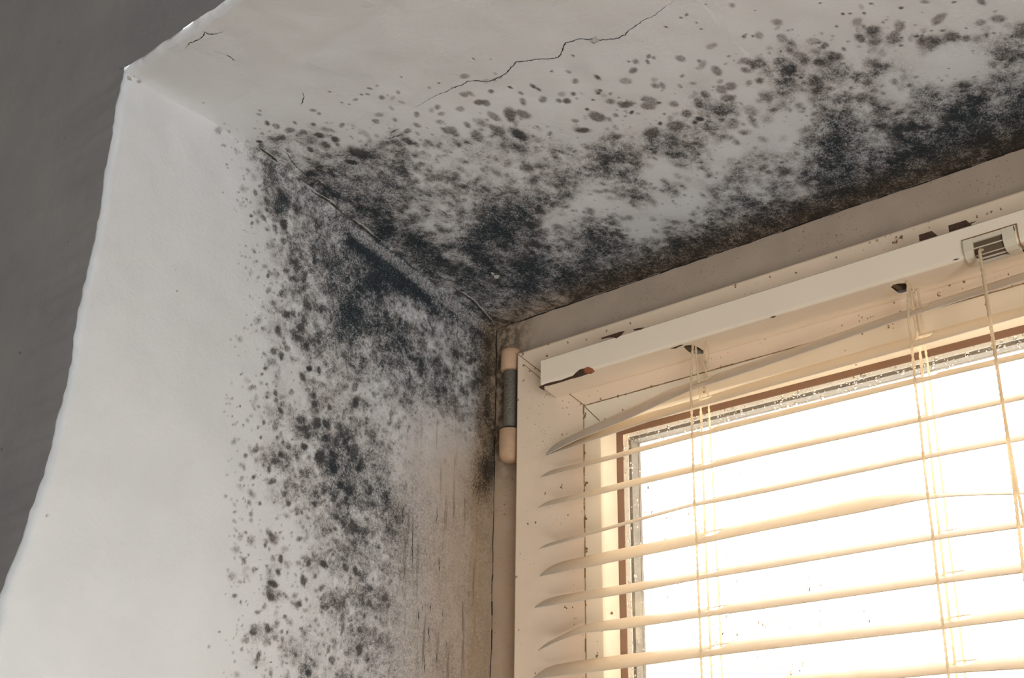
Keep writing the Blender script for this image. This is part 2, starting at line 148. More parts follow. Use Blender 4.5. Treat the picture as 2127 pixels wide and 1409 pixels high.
CEIL_SPOTS = [(0.1328,-0.229,0.0009,0.8),(0.1217,-0.2212,0.0014,0.5),(0.1149,-0.2194,0.002,0.3),(0.1143,-0.2229,0.0009,0.5),(0.1164,-0.2133,0.002,0.4),(0.1074,-0.2128,0.0018,0.4),(0.1012,-0.204,0.0018,0.5),(0.1399,-0.2129,0.0011,0.5),(0.1473,-0.2126,0.0009,0.7),(0.1645,-0.2087,0.0028,0.55),(0.18,-0.2169,0.0008,0.9),(0.1881,-0.2115,0.0005,0.9),(0.1531,-0.1967,0.0026,0.6),(0.1569,-0.1953,0.0023,0.5),(0.1558,-0.187,0.0026,0.8),(0.1596,-0.1843,0.0023,0.7),(0.1688,-0.1901,0.0017,0.7),(0.1776,-0.1968,0.0017,0.4),(0.1816,-0.1966,0.0014,0.4),(0.1727,-0.1985,0.002,0.3),(0.1417,-0.1882,0.0026,0.5),(0.1318,-0.1976,0.0023,0.6),(0.1266,-0.1978,0.002,0.4),(0.1297,-0.1922,0.0023,0.5),(0.1164,-0.2002,0.0021,0.6),(0.1092,-0.193,0.0021,0.5),(0.1563,-0.1734,0.0035,0.6),(0.1662,-0.1701,0.0046,0.8),(0.1732,-0.1666,0.004,0.7),(0.1936,-0.1809,0.0017,0.8),(0.1948,-0.1771,0.0014,0.8),(0.1835,-0.1801,0.0017,0.6),(0.1801,-0.174,0.0026,0.6),(0.1915,-0.1693,0.0026,0.65),(0.1992,-0.164,0.0017,0.7),(0.2034,-0.1616,0.0023,0.8),(0.2044,-0.1676,0.0022,0.4),(0.2188,-0.1788,0.0014,0.5),(0.2289,-0.1872,0.0011,0.9),(0.2111,-0.1846,0.0008,0.95),(0.2174,-0.1711,0.0019,0.6),(0.2104,-0.1642,0.0017,0.8),(0.1241,-0.1784,0.0042,0.7),(0.1238,-0.1871,0.0024,0.4),(0.1367,-0.1765,0.0021,0.6),(0.1356,-0.1666,0.0042,0.65),(0.1493,-0.1675,0.0029,0.6),(0.1507,-0.1625,0.0041,0.7),(0.1596,-0.1547,0.005,0.85),(0.1973,-0.1465,0.002,0.6),(0.1763,-0.1453,0.002,0.6),(0.0999,-0.1924,0.0027,0.6),(0.0927,-0.1857,0.0033,0.75),(0.1044,-0.1768,0.003,0.6),(0.1811,-0.1868,0.0011,0.9),(0.1809,-0.1878,0.0006,0.9),(0.1816,-0.1856,0.0006,0.9),(0.182,-0.2007,0.0011,0.4),(0.1736,-0.1538,0.0012,0.5),(0.2309,-0.1676,0.0022,0.85),(0.2536,-0.1681,0.0008,0.95),(0.2569,-0.1662,0.0019,0.6),(0.2655,-0.1657,0.0013,0.7),(0.2674,-0.1634,0.0011,0.6),(0.2625,-0.1626,0.0013,0.8),(0.2518,-0.1617,0.0022,0.7),(0.2436,-0.1576,0.003,0.5),(0.2795,-0.155,0.0024,0.55),(0.2874,-0.1488,0.0011,0.8),(0.2874,-0.1455,0.0027,0.5),(0.2979,-0.1535,0.0024,0.5),(0.3007,-0.1535,0.0021,0.5),(0.2913,-0.1379,0.0035,0.65),(0.286,-0.1775,0.0008,0.9),(0.2966,-0.1785,0.001,0.9),(0.3001,-0.1787,0.001,0.9),(0.3015,-0.1714,0.0008,0.95),(0.3012,-0.1665,0.0008,0.8),(0.313,-0.1792,0.0004,1.0),(0.324,-0.1715,0.0018,0.5),(0.3248,-0.1471,0.0023,0.5),(0.3216,-0.1482,0.0008,1.0),(0.3175,-0.1506,0.0013,0.7),(0.3193,-0.1511,0.0006,1.0),(0.332,-0.1625,0.0005,1.0),(0.3029,-0.1429,0.0011,0.6),(0.3052,-0.1298,0.0027,0.6),(0.3088,-0.1355,0.0032,0.6),(0.3133,-0.13,0.0037,0.6),(0.3072,-0.1195,0.0027,0.75),(0.3017,-0.1206,0.0022,0.5),(0.2885,-0.1299,0.0016,0.5),(0.258,-0.1497,0.0019,0.35),(0.2556,-0.1456,0.0022,0.6),(0.2589,-0.1437,0.0022,0.6),(0.273,-0.1444,0.0014,0.6),(0.2674,-0.1384,0.0016,0.5),(0.2294,-0.1537,0.0014,0.5),(0.2236,-0.1575,0.0014,0.95),(0.226,-0.1588,0.0011,0.9),(0.2175,-0.1548,0.0008,0.95),(0.2097,-0.1504,0.0011,0.95),(0.2319,-0.1488,0.0008,0.9),(0.2254,-0.1486,0.0028,0.6),(0.232,-0.1421,0.0036,0.75),(0.2458,-0.1383,0.0039,0.6),(0.2418,-0.1348,0.0034,0.65),(0.2497,-0.1338,0.0011,0.95),(0.2564,-0.1291,0.0028,0.6),(0.262,-0.1113,0.0022,1.0),(0.258,-0.1104,0.0014,0.95),(0.2107,-0.1426,0.0046,0.75),(0.258,-0.1189,0.0031,0.7),(0.2307,-0.1353,0.0014,0.9),(0.2398,-0.1198,0.0014,0.9),(0.1957,-0.1377,0.0038,0.85),(0.2308,-0.1157,0.0054,0.8),(0.2109,-0.1231,0.0029,0.6),(0.2211,-0.1381,0.0017,0.6),(0.2755,-0.1255,0.0027,0.7),(0.2686,-0.1221,0.0033,0.65),(0.2916,-0.1235,0.0032,0.7),(0.2856,-0.1236,0.0033,0.6),(0.2846,-0.1169,0.0038,0.7),(0.2756,-0.1107,0.0039,0.7),(0.2758,-0.0977,0.0045,0.5),(0.3031,-0.1071,0.0033,0.6),(0.2907,-0.1021,0.0044,0.45),(0.2469,-0.1139,0.0048,0.7),(0.3377,-0.1497,0.0025,0.6),(0.3356,-0.1464,0.0013,0.4),(0.3629,-0.1495,0.0007,0.95),(0.3339,-0.1389,0.0031,0.5),(0.3351,-0.1323,0.0041,0.4),(0.3471,-0.1295,0.0031,0.4),(0.3505,-0.124,0.0023,0.7),(0.336,-0.1231,0.0039,0.6),(0.3247,-0.1176,0.0045,0.8),(0.324,-0.1258,0.0032,0.6),(0.3511,-0.1146,0.0036,0.6),(0.3421,-0.1151,0.0031,0.8),(0.3726,-0.1296,0.0028,0.5),(0.3765,-0.1213,0.0035,0.7),(0.3686,-0.1191,0.003,0.75),(0.3734,-0.1136,0.003,0.6),(0.3896,-0.1165,0.003,0.6),(0.3836,-0.1121,0.0035,0.6),(0.391,-0.1062,0.002,0.4),(0.3937,-0.1057,0.001,1.0),(0.3577,-0.1167,0.0013,0.8),(0.3846,-0.1368,0.001,0.95),(0.3725,-0.1364,0.0007,0.95),(0.3692,-0.138,0.0007,0.9),(0.3786,-0.1331,0.001,0.9),(0.3958,-0.1268,0.001,0.95),(0.403,-0.1188,0.0005,0.9),(0.408,-0.111,0.0035,0.65),(0.4074,-0.1244,0.0019,0.6),(0.4191,-0.117,0.001,0.8),(0.3417,-0.1416,0.0006,0.9),(0.3622,-0.132,0.0008,0.8),(0.3867,-0.1088,0.0008,1.0),(0.384,-0.1042,0.001,0.8),(0.3969,-0.0989,0.005,0.65),(0.4087,-0.0965,0.004,0.65),(0.3279,-0.11,0.0011,0.9),(0.3345,-0.0772,0.0011,1.0),(0.3977,-0.0783,0.0005,1.0),(0.4014,-0.1053,0.0007,0.95),(0.3793,-0.1374,0.0017,0.3),(0.4305,-0.1104,0.0024,0.7),(0.4325,-0.0963,0.0032,0.6),(0.4139,-0.0923,0.0022,0.7),(0.4244,-0.0983,0.0027,0.6),(0.4168,-0.0984,0.0007,0.9),(0.086,-0.2443,0.0009,0.8),(0.1089,-0.2325,0.0014,0.7),(0.1146,-0.2319,0.0011,0.6),(0.1004,-0.2314,0.0009,0.7),(0.104,-0.2296,0.0012,0.5),(0.094,-0.2304,0.0015,0.5),(0.0846,-0.2333,0.0009,0.6),(0.0874,-0.2299,0.0007,0.8),(0.1093,-0.223,0.002,0.7),(0.0352,-0.2576,0.001,0.7),(0.0316,-0.2555,0.0015,0.6),(0.0295,-0.2473,0.0021,0.8),(0.0639,-0.2384,0.0021,0.6),(0.0647,-0.2345,0.0015,0.6),(0.0439,-0.2365,0.0015,0.7),(0.0532,-0.2293,0.0018,0.8),(0.0687,-0.2189,0.0021,0.65),(0.0358,-0.2333,0.0031,0.7),(0.0406,-0.2274,0.0031,0.7),(0.0479,-0.22,0.0034,0.85),(0.0561,-0.2214,0.0036,0.5),(0.0258,-0.2318,0.0028,0.75),(0.0541,-0.2116,0.0028,0.85),(0.0447,-0.2107,0.0031,0.75),(0.0317,-0.2417,0.0024,0.6),(0.01,-0.238,0.0019,0.95),(0.0319,-0.2136,0.0025,0.9),(0.0959,-0.2128,0.0024,0.5),(0.0895,-0.2094,0.0021,0.6),(0.0573,-0.193,0.0068,0.9),(0.0453,-0.19,0.0031,1.0),(0.0113,-0.283,0.0006,0.9),(0.0177,-0.2418,0.0012,0.8),(0.0001,-0.2715,0.0018,0.6)]
JAMB_SPOTS = [(-0.2434,0.0144,0.0006,1.0),(-0.2544,0.0098,0.0005,1.0),(-0.2302,0.0193,0.0022,0.7),(-0.2318,0.0023,0.0015,0.8),(-0.2305,-0.0024,0.0015,0.8),(-0.2221,0.0048,0.0019,0.7),(-0.2201,0.0116,0.0016,0.8),(-0.2228,0.0292,0.0031,0.5),(-0.2208,0.0183,0.0028,0.55),(-0.2054,0.007,0.0035,0.95),(-0.2078,0.0227,0.0069,0.7),(-0.2099,0.0276,0.0038,0.8),(-0.2045,-0.005,0.0025,0.7),(-0.1946,-0.0163,0.0028,0.95),(-0.2539,0.0301,0.0006,0.9),(-0.2528,0.0278,0.0006,1.0),(-0.2367,0.012,0.0006,1.0),(-0.2452,0.0012,0.0005,1.0),(-0.2265,-0.0207,0.0015,0.6),(-0.2141,-0.0334,0.0015,0.8),(-0.2205,-0.061,0.0006,1.0),(-0.1967,-0.0543,0.0025,0.8),(-0.1808,-0.0425,0.0038,0.8),(-0.1922,-0.0525,0.0019,0.7),(-0.1851,-0.0599,0.0034,0.85),(-0.2019,-0.0687,0.003,0.65),(-0.191,-0.0648,0.0025,0.6),(-0.194,-0.0771,0.0021,0.65),(-0.1797,-0.0712,0.0028,0.8),(-0.1698,-0.0651,0.0022,0.75),(-0.2046,-0.0824,0.0024,0.75),(-0.1981,-0.0829,0.0021,0.75),(-0.2096,-0.0952,0.0015,0.8),(-0.2117,-0.1,0.0012,0.8),(-0.1808,-0.0925,0.0031,0.85),(-0.1755,-0.0853,0.0022,0.9),(-0.1676,-0.0842,0.0022,0.8),(-0.1885,-0.1051,0.0021,0.6),(-0.1998,-0.1137,0.0018,0.7),(-0.2005,-0.1104,0.0012,0.7),(-0.1707,-0.1026,0.0025,0.85),(-0.1694,-0.1078,0.0028,0.9),(-0.1962,-0.1194,0.0024,0.75),(-0.1667,-0.1201,0.0037,0.95),(-0.1351,-0.097,0.0035,0.95),(-0.1567,-0.1069,0.0022,0.8),(-0.181,-0.1219,0.0027,0.65),(-0.1752,-0.1261,0.003,0.8),(-0.1981,-0.1293,0.0036,0.5),(-0.158,-0.1188,0.0031,0.8),(-0.1472,-0.1172,0.0034,0.75),(-0.1364,-0.0865,0.0032,0.6),(-0.1502,-0.0918,0.0041,0.4),(-0.2273,-0.1046,0.0006,1.0),(-0.225,-0.1245,0.0007,0.9),(-0.2298,-0.1322,0.0006,0.9),(-0.2216,-0.1352,0.0006,1.0),(-0.2112,-0.1349,0.0006,0.9),(-0.218,-0.11,0.0015,0.5),(-0.2078,-0.1055,0.0012,0.6),(-0.2065,-0.1137,0.001,0.8),(-0.2073,-0.1305,0.0015,0.7),(-0.2084,-0.14,0.0012,0.7),(-0.2181,-0.154,0.0014,0.7),(-0.2183,-0.1612,0.0017,0.5),(-0.2103,-0.1654,0.0014,0.8),(-0.2112,-0.1484,0.0023,0.7),(-0.1999,-0.1581,0.002,0.8),(-0.1959,-0.1647,0.002,0.8),(-0.1918,-0.147,0.0024,0.8),(-0.1954,-0.1518,0.0024,0.65),(-0.1799,-0.145,0.0024,0.6),(-0.1741,-0.1297,0.0027,0.85),(-0.1749,-0.1375,0.0024,0.9),(-0.1548,-0.1322,0.0006,1.0),(-0.158,-0.1278,0.0034,0.8),(-0.1612,-0.1414,0.0046,0.9),(-0.1515,-0.1378,0.0037,0.85),(-0.15,-0.1457,0.004,1.0),(-0.1431,-0.1553,0.0028,0.9),(-0.1357,-0.1571,0.0037,0.9),(-0.1283,-0.1403,0.0031,0.95),(-0.1336,-0.1311,0.005,0.8),(-0.1471,-0.165,0.0027,0.8),(-0.1372,-0.1628,0.0018,0.9),(-0.1627,-0.1718,0.0018,0.9),(-0.1825,-0.1757,0.0021,0.8),(-0.1868,-0.1706,0.0021,0.75),(-0.2037,-0.1802,0.0012,0.8),(-0.1788,-0.1642,0.0024,0.5),(-0.2096,-0.188,0.0017,0.6),(-0.2092,-0.1917,0.0014,0.5),(-0.221,-0.1889,0.0011,0.6),(-0.2207,-0.1946,0.0014,0.5),(-0.1955,-0.1959,0.0023,0.6),(-0.1926,-0.1989,0.0026,0.8),(-0.1971,-0.2044,0.0014,0.8),(-0.1726,-0.1959,0.0021,0.65),(-0.2122,-0.1995,0.0011,0.7),(-0.1848,-0.2106,0.0026,0.85),(-0.1858,-0.2186,0.002,0.85),(-0.212,-0.2163,0.0017,0.7),(-0.2039,-0.2197,0.0017,0.6),(-0.1947,-0.2164,0.0011,0.7),(-0.1641,-0.2092,0.0026,0.8),(-0.1517,-0.2076,0.003,0.95),(-0.1344,-0.2067,0.0027,0.85),(-0.1259,-0.2076,0.0027,0.85),(-0.1712,-0.2105,0.002,0.5),(-0.1752,-0.1696,0.0006,1.0),(-0.1443,-0.1837,0.0018,0.7),(-0.2093,-0.2124,0.0008,0.7),(-0.2164,-0.2375,0.0017,0.75),(-0.2116,-0.2407,0.0011,0.5),(-0.189,-0.2261,0.0028,0.9),(-0.1899,-0.2342,0.0031,0.95),(-0.1668,-0.2206,0.0029,0.85),(-0.1523,-0.2223,0.0024,0.7),(-0.1684,-0.2348,0.0017,0.8),(-0.1493,-0.2333,0.0029,0.7),(-0.1991,-0.2443,0.0017,0.7),(-0.1785,-0.2438,0.0014,0.8),(-0.2005,-0.2531,0.0022,0.6),(-0.2009,-0.2562,0.0025,0.75),(-0.1908,-0.2523,0.0025,0.85),(-0.2047,-0.2613,0.0019,0.4),(-0.2075,-0.2666,0.0014,0.6),(-0.1951,-0.268,0.0022,0.85),(-0.1958,-0.2711,0.0019,0.6),(-0.186,-0.2712,0.0006,1.0),(-0.1963,-0.2755,0.0008,0.9),(-0.1752,-0.266,0.0014,0.7),(-0.1681,-0.2646,0.0017,0.65),(-0.1789,-0.2573,0.0017,0.65),(-0.1836,-0.2571,0.0017,0.5),(-0.1758,-0.2527,0.0011,0.75),(-0.1797,-0.253,0.0011,0.75),(-0.1576,-0.274,0.0026,0.85),(-0.1404,-0.2646,0.0026,0.65),(-0.1189,-0.2555,0.0033,0.9),(-0.1561,-0.2662,0.0011,0.7),(-0.144,-0.2593,0.0015,0.6),(-0.2235,-0.2593,0.0007,0.8),(-0.2286,-0.2682,0.0009,0.5),(-0.1806,-0.231,0.0017,0.5),(-0.155,-0.2426,0.0017,0.5),(-0.1744,-0.2704,0.0011,0.7),(-0.0998,-0.2208,0.0031,0.8),(-0.1127,-0.2262,0.0024,0.8),(-0.113,-0.2165,0.0024,0.7),(-0.0966,-0.2246,0.0019,0.7),(-0.1197,-0.2553,0.0024,0.8),(-0.1117,-0.261,0.0018,0.75),(-0.1202,-0.2438,0.0024,0.6),(-0.1031,-0.1535,0.0019,1.0),(-0.1178,-0.1797,0.0028,0.6),(-0.3247,-0.2155,0.0008,0.5),(-0.3412,-0.2518,0.001,0.9),(-0.2798,-0.0539,0.0004,0.9),(-0.2768,-0.0664,0.0004,0.9)]
CRACKS = {'ceiling':[[(0.2998,-0.1895,0.0434),(0.2944,-0.1894,0.0433),(0.2852,-0.1876,0.043),(0.2805,-0.1877,0.043),(0.2745,-0.1874,0.0429),(0.2687,-0.1862,0.0426),(0.2637,-0.1844,0.0422),(0.2591,-0.1844,0.0422),(0.255,-0.1856,0.0425),(0.2497,-0.1883,0.0432),(0.2464,-0.191,0.0436),(0.2436,-0.1933,0.044),(0.2409,-0.1956,0.0444),(0.2377,-0.1959,0.0444),(0.232,-0.1974,0.0447),(0.2287,-0.1955,0.0443),(0.2248,-0.1925,0.0439),(0.2214,-0.191,0.0436),(0.2179,-0.1919,0.0438),(0.2115,-0.1961,0.0444),(0.2082,-0.1974,0.0446),(0.2021,-0.2,0.0451),(0.1989,-0.2016,0.0454),(0.1933,-0.1996,0.045),(0.188,-0.1978,0.0447),(0.1829,-0.1972,0.0446),(0.1789,-0.1969,0.0446),(0.1746,-0.1972,0.0446),(0.1703,-0.2001,0.0451),(0.1636,-0.2044,0.0458),(0.1588,-0.2036,0.0457),(0.1514,-0.2049,0.0459),(0.1471,-0.2046,0.0458),(0.1379,-0.2055,0.046),(0.1309,-0.2055,0.046),(0.1229,-0.2049,0.0459),(0.1183,-0.2053,0.0459)],[(0.0981,-0.1968,0.0446),(0.0904,-0.1974,0.0447),(0.0884,-0.1947,0.0442)],[(0.0819,-0.1944,0.0442),(0.0899,-0.1927,0.0439),(0.0966,-0.1917,0.0437)],[(0.0791,-0.3184,0.0582),(0.0743,-0.3195,0.0583),(0.0711,-0.3225,0.0584),(0.0708,-0.325,0.0585),(0.0658,-0.3234,0.0585),(0.061,-0.3233,0.0585),(0.0554,-0.3243,0.0585),(0.0512,-0.3237,0.0585),(0.0481,-0.3222,0.0584)],[(0.0632,-0.3045,0.0575),(0.0632,-0.301,0.0574),(0.0618,-0.2975,0.0572)],[(0.0623,-0.1284,0.0282),(0.0648,-0.1254,0.0274),(0.0646,-0.1211,0.0263),(0.0624,-0.1178,0.0255)],[(0.1147,-0.1255,0.0274),(0.1146,-0.1203,0.0261)],[(0.0718,-0.2544,0.0535),(0.0695,-0.2505,0.0529),(0.0649,-0.2482,0.0526),(0.0615,-0.2461,0.0523)],[(0.0156,-0.2251,0.0492),(0.0155,-0.2193,0.0482),(0.0126,-0.2141,0.0474),(0.0099,-0.2086,0.0465),(0.0087,-0.2034,0.0456),(0.0084,-0.1957,0.0444),(0.0069,-0.1893,0.0433)],[(0.0393,-0.2014,0.0453),(0.0483,-0.1969,0.0446),(0.0555,-0.193,0.0439)]],'ridge':[[(0.0029,-0.2348,0.0508),(0.003,-0.2289,0.0498),(0.0031,-0.2242,0.049),(0.0015,-0.2181,0.048)],[(-0.0008,-0.1891,0.0433),(0.0,-0.1861,0.0398),(0.0,-0.1798,0.0396),(-0.0001,-0.1733,0.0394),(-0.0002,-0.1667,0.0377),(-0.0003,-0.16,0.0361),(-0.0004,-0.1532,0.0344),(-0.0,-0.1467,0.0327),(0.0001,-0.1392,0.0308),(-0.0006,-0.1302,0.0286),(-0.0003,-0.1235,0.0269)],[(0.0095,-0.0629,0.0121),(0.0092,-0.0525,0.0101),(0.0105,-0.0411,0.0079),(0.007,-0.0284,0.0055),(0.0037,-0.0154,0.003),(0.0007,-0.0057,0.0011)],[(0.0,-0.1886,0.0432),(0.0098,-0.1906,0.0435),(0.0086,-0.184,0.0421)]],'jamb':[[(0.0,-0.0692,-0.0064),(0.0,-0.0715,-0.0091),(0.0,-0.0717,-0.0148),(0.0,-0.0695,-0.0197),(0.0,-0.0664,-0.0229),(0.0,-0.0667,-0.0263)],[(0.0,-0.041,-0.0123),(0.0,-0.0417,-0.0202),(0.0,-0.039,-0.025),(0.0,-0.0369,-0.027)],[(0.0,-0.0876,-0.1567),(0.0,-0.0872,-0.1697)],[(0.0,-0.078,-0.1613),(0.0,-0.0772,-0.1743),(0.0,-0.0773,-0.1808),(0.0,-0.0762,-0.1984)],[(0.0,-0.0561,-0.1517),(0.0,-0.0564,-0.1635)],[(0.0,-0.0525,-0.186),(0.0,-0.0516,-0.1957)],[(0.0,-0.0703,-0.2244),(0.0,-0.0696,-0.2299)],[(0.0,-0.0661,-0.22),(0.0,-0.0668,-0.2245)],[(0.0,-0.0586,-0.2185),(0.0,-0.0593,-0.2227)],[(0.0,-0.0485,-0.2211),(0.0,-0.0479,-0.2252)],[(0.0,-0.044,-0.2395),(0.0,-0.0429,-0.2441)],[(0.0,-0.0526,-0.2485),(0.0,-0.0514,-0.2555)],[(0.0,-0.0601,-0.2323),(0.0,-0.0595,-0.2447)],[(0.0,-0.0635,-0.2514),(0.0,-0.0624,-0.2636)]]}
SLATS = [[(0.085,-0.12017,40.3),(0.1,-0.1175,39.5),(0.115,-0.11469,39.3),(0.13,-0.11277,42.1),(0.15,-0.10993,43.2),(0.175,-0.10591,42.6),(0.2,-0.1033,36.4),(0.22,-0.10225,36.7),(0.25,-0.10067,37.1),(0.3,-0.0977,36.0),(0.33,-0.09591,35.4),(0.3435,-0.09517,34.9),(0.36,-0.09452,34.9),(0.39,-0.09334,34.9),(0.42,-0.09216,34.9)],[(0.0863,-0.12267,31.3),(0.1,-0.12127,34.1),(0.115,-0.11984,36.7),(0.13,-0.11832,38.6),(0.15,-0.11695,38.1),(0.175,-0.11599,35.1),(0.2,-0.11535,34.4),(0.22,-0.1148,36.0),(0.25,-0.11388,36.5),(0.3,-0.11311,36.9),(0.33,-0.11265,37.2),(0.3435,-0.1125,37.0),(0.36,-0.11226,36.4),(0.39,-0.11184,35.5),(0.42,-0.11142,34.5)],[(0.0816,-0.1372,28.4),(0.1,-0.13715,28.1),(0.115,-0.13696,28.5),(0.13,-0.13666,28.6),(0.15,-0.13612,29.0),(0.175,-0.1355,29.7),(0.2,-0.13501,29.7),(0.22,-0.13496,29.4),(0.25,-0.13495,29.2),(0.3,-0.13493,28.9),(0.33,-0.13497,28.4),(0.3435,-0.135,28.0),(0.36,-0.13516,28.0),(0.39,-0.13543,28.1),(0.42,-0.13571,28.1)],[(0.0799,-0.1576,27.1),(0.1,-0.15745,28.0),(0.115,-0.15725,29.1),(0.13,-0.1569,29.6),(0.15,-0.15658,29.3),(0.175,-0.15635,29.7),(0.2,-0.15612,30.0),(0.22,-0.15588,29.9),(0.25,-0.15584,28.9),(0.3,-0.15629,28.0),(0.33,-0.15657,27.4),(0.3435,-0.15666,27.3),(0.36,-0.15677,27.2),(0.39,-0.15696,27.0),(0.42,-0.15716,26.8)],[(0.0809,-0.18568,24.3),(0.1,-0.18435,24.5),(0.115,-0.18341,24.3),(0.13,-0.18244,23.8),(0.15,-0.18109,23.3),(0.175,-0.17952,23.1),(0.2,-0.17785,23.3),(0.22,-0.17808,25.6),(0.25,-0.17792,26.5),(0.3,-0.17745,26.5),(0.33,-0.17717,26.5),(0.3435,-0.17719,25.9),(0.36,-0.17745,25.8),(0.39,-0.17792,25.5),(0.42,-0.1784,25.3)],[(0.081,-0.2016,32.0),(0.1,-0.20123,32.5),(0.115,-0.20089,33.1),(0.13,-0.20048,33.4),(0.15,-0.20007,32.9),(0.175,-0.19961,32.6),(0.2,-0.1992,32.1),(0.22,-0.19887,31.3),(0.25,-0.19815,31.5),(0.3,-0.19705,35.1),(0.33,-0.19792,28.3),(0.3435,-0.19939,20.8),(0.36,-0.20143,17.7),(0.39,-0.2061,17.3),(0.42,-0.21078,16.9)],[(0.0771,-0.22219,26.4),(0.1,-0.22201,27.2),(0.115,-0.22201,27.3),(0.13,-0.22203,27.3),(0.15,-0.222,27.1),(0.175,-0.22165,25.4),(0.2,-0.22117,24.4),(0.22,-0.22097,25.3),(0.25,-0.22081,25.8),(0.3,-0.22045,24.9),(0.33,-0.22023,24.4),(0.3435,-0.22025,23.7),(0.36,-0.2206,23.4),(0.39,-0.22127,23.2),(0.42,-0.22194,22.9)],[(0.0801,-0.24904,28.4),(0.1,-0.24358,29.3),(0.115,-0.24216,25.0),(0.13,-0.24221,26.0),(0.15,-0.24273,26.8),(0.175,-0.24279,25.1),(0.2,-0.24263,24.4),(0.22,-0.24252,25.0),(0.25,-0.24245,25.4),(0.3,-0.24228,25.1),(0.33,-0.24218,24.9),(0.3435,-0.24217,24.7),(0.36,-0.24228,24.7),(0.39,-0.24248,24.7),(0.42,-0.24268,24.7)],[(0.0755,-0.26593,27.8),(0.1,-0.26531,29.1),(0.115,-0.26509,29.1),(0.13,-0.26494,29.2),(0.15,-0.26489,28.4),(0.175,-0.26471,26.9),(0.2,-0.26444,25.8),(0.22,-0.26433,25.8),(0.25,-0.26432,25.3),(0.3,-0.26444,24.4),(0.33,-0.26452,23.9),(0.3435,-0.26448,23.9),(0.36,-0.26429,24.2),(0.39,-0.26394,24.6),(0.42,-0.26359,25.1)],[(0.0765,-0.28726,25.1),(0.1,-0.28712,26.6),(0.115,-0.28711,27.2),(0.13,-0.28701,27.2),(0.15,-0.28683,27.0),(0.175,-0.2866,26.8),(0.2,-0.28637,26.5),(0.22,-0.28619,26.3),(0.25,-0.28615,25.4),(0.3,-0.28614,24.0),(0.33,-0.28613,23.2),(0.3435,-0.28616,22.7),(0.36,-0.28648,23.1),(0.39,-0.28719,24.2),(0.42,-0.28789,25.4)]]
GRIME = [(0.0992, -0.0974, 0.00162), (0.1005, -0.096, 0.00097), (0.0989, -0.0894, 0.00098), (0.0964, -0.0882, 0.00098), (0.1138, -0.0887, 0.00113), (0.1279, -0.0893, 0.00127), (0.155, -0.0897, 0.00109), (0.1167, -0.104, 0.00128), (0.1316, -0.1006, 0.00095), (0.1343, -0.0902, 0.00079), (0.0993, -0.1232, 0.00096), (0.1003, -0.1446, 0.00159), (0.0789, -0.1426, 0.00129), (0.0649, -0.1448, 0.00098), (0.0992, -0.1681, 0.00157), (0.0994, -0.1888, 0.00155), (0.056, -0.1639, 0.00097), (0.0495, -0.1632, 0.00098), (0.0396, -0.1986, 0.00113), (0.0663, -0.0448, 0.00136), (0.0427, -0.038, 0.00138), (0.0551, -0.0515, 0.00102), (0.0497, -0.0523, 0.00086), (0.0442, -0.0465, 0.00103), (0.0632, -0.0481, 0.00102), (0.0823, -0.2234, 0.00124), (0.0883, -0.2244, 0.00062), (0.1196, -0.2315, 0.0012), (0.107, -0.2568, 0.0018), (0.1079, -0.248, 0.00045), (0.099, -0.2239, 0.00092), (0.2082, -0.0894, 0.0009), (0.2221, -0.0377, 0.00122), (0.3345, -0.0404, 0.00167), (0.3314, -0.0412, 0.00167), (0.3297, -0.0425, 0.00112), (0.2652, -0.042, 0.00088), (0.2931, -0.0404, 0.00072), (0.3525, -0.0823, 0.00134), (0.3774, -0.0958, 0.00091), (0.326, -0.0797, 0.00069), (0.3288, -0.0862, 0.00068), (0.3672, -0.0786, 0.00106), (0.3591, -0.0788, 0.0008), (0.2924, -0.0844, 0.00056), (0.3209, -0.0932, 0.00109), (0.3915, -0.082, 0.00078), (0.3927, -0.0423, 0.00106), (0.0443, -0.058, 0.00103), (0.039, -0.0713, 0.00103), (0.0568, -0.2633, 0.00062), (0.0423, -0.2341, 0.00064), (0.0676, -0.0364, 0.00102), (0.0852, -0.04, 0.00101), (0.1016, -0.0422, 0.00099), (0.1192, -0.0405, 0.00082), (0.1396, -0.0405, 0.00097), (0.2475, -0.0391, 0.00089), (0.3795, -0.0428, 0.0008), (0.3877, -0.0427, 0.0008)]
HOLE1 = [(0.1948, -0.0386), (0.1977, -0.0402), (0.2016, -0.0375), (0.2018, -0.0316), (0.2008, -0.0242), (0.1985, -0.0208), (0.1965, -0.0204), (0.1928, -0.0225), (0.1918, -0.0254), (0.1927, -0.0299)]
HOLE2 = [(0.333, -0.0365), (0.3358, -0.0391), (0.3383, -0.039), (0.3417, -0.0366), (0.3418, -0.0316), (0.3409, -0.0257), (0.3391, -0.0238), (0.3363, -0.0245), (0.333, -0.0248), (0.3324, -0.0261)]
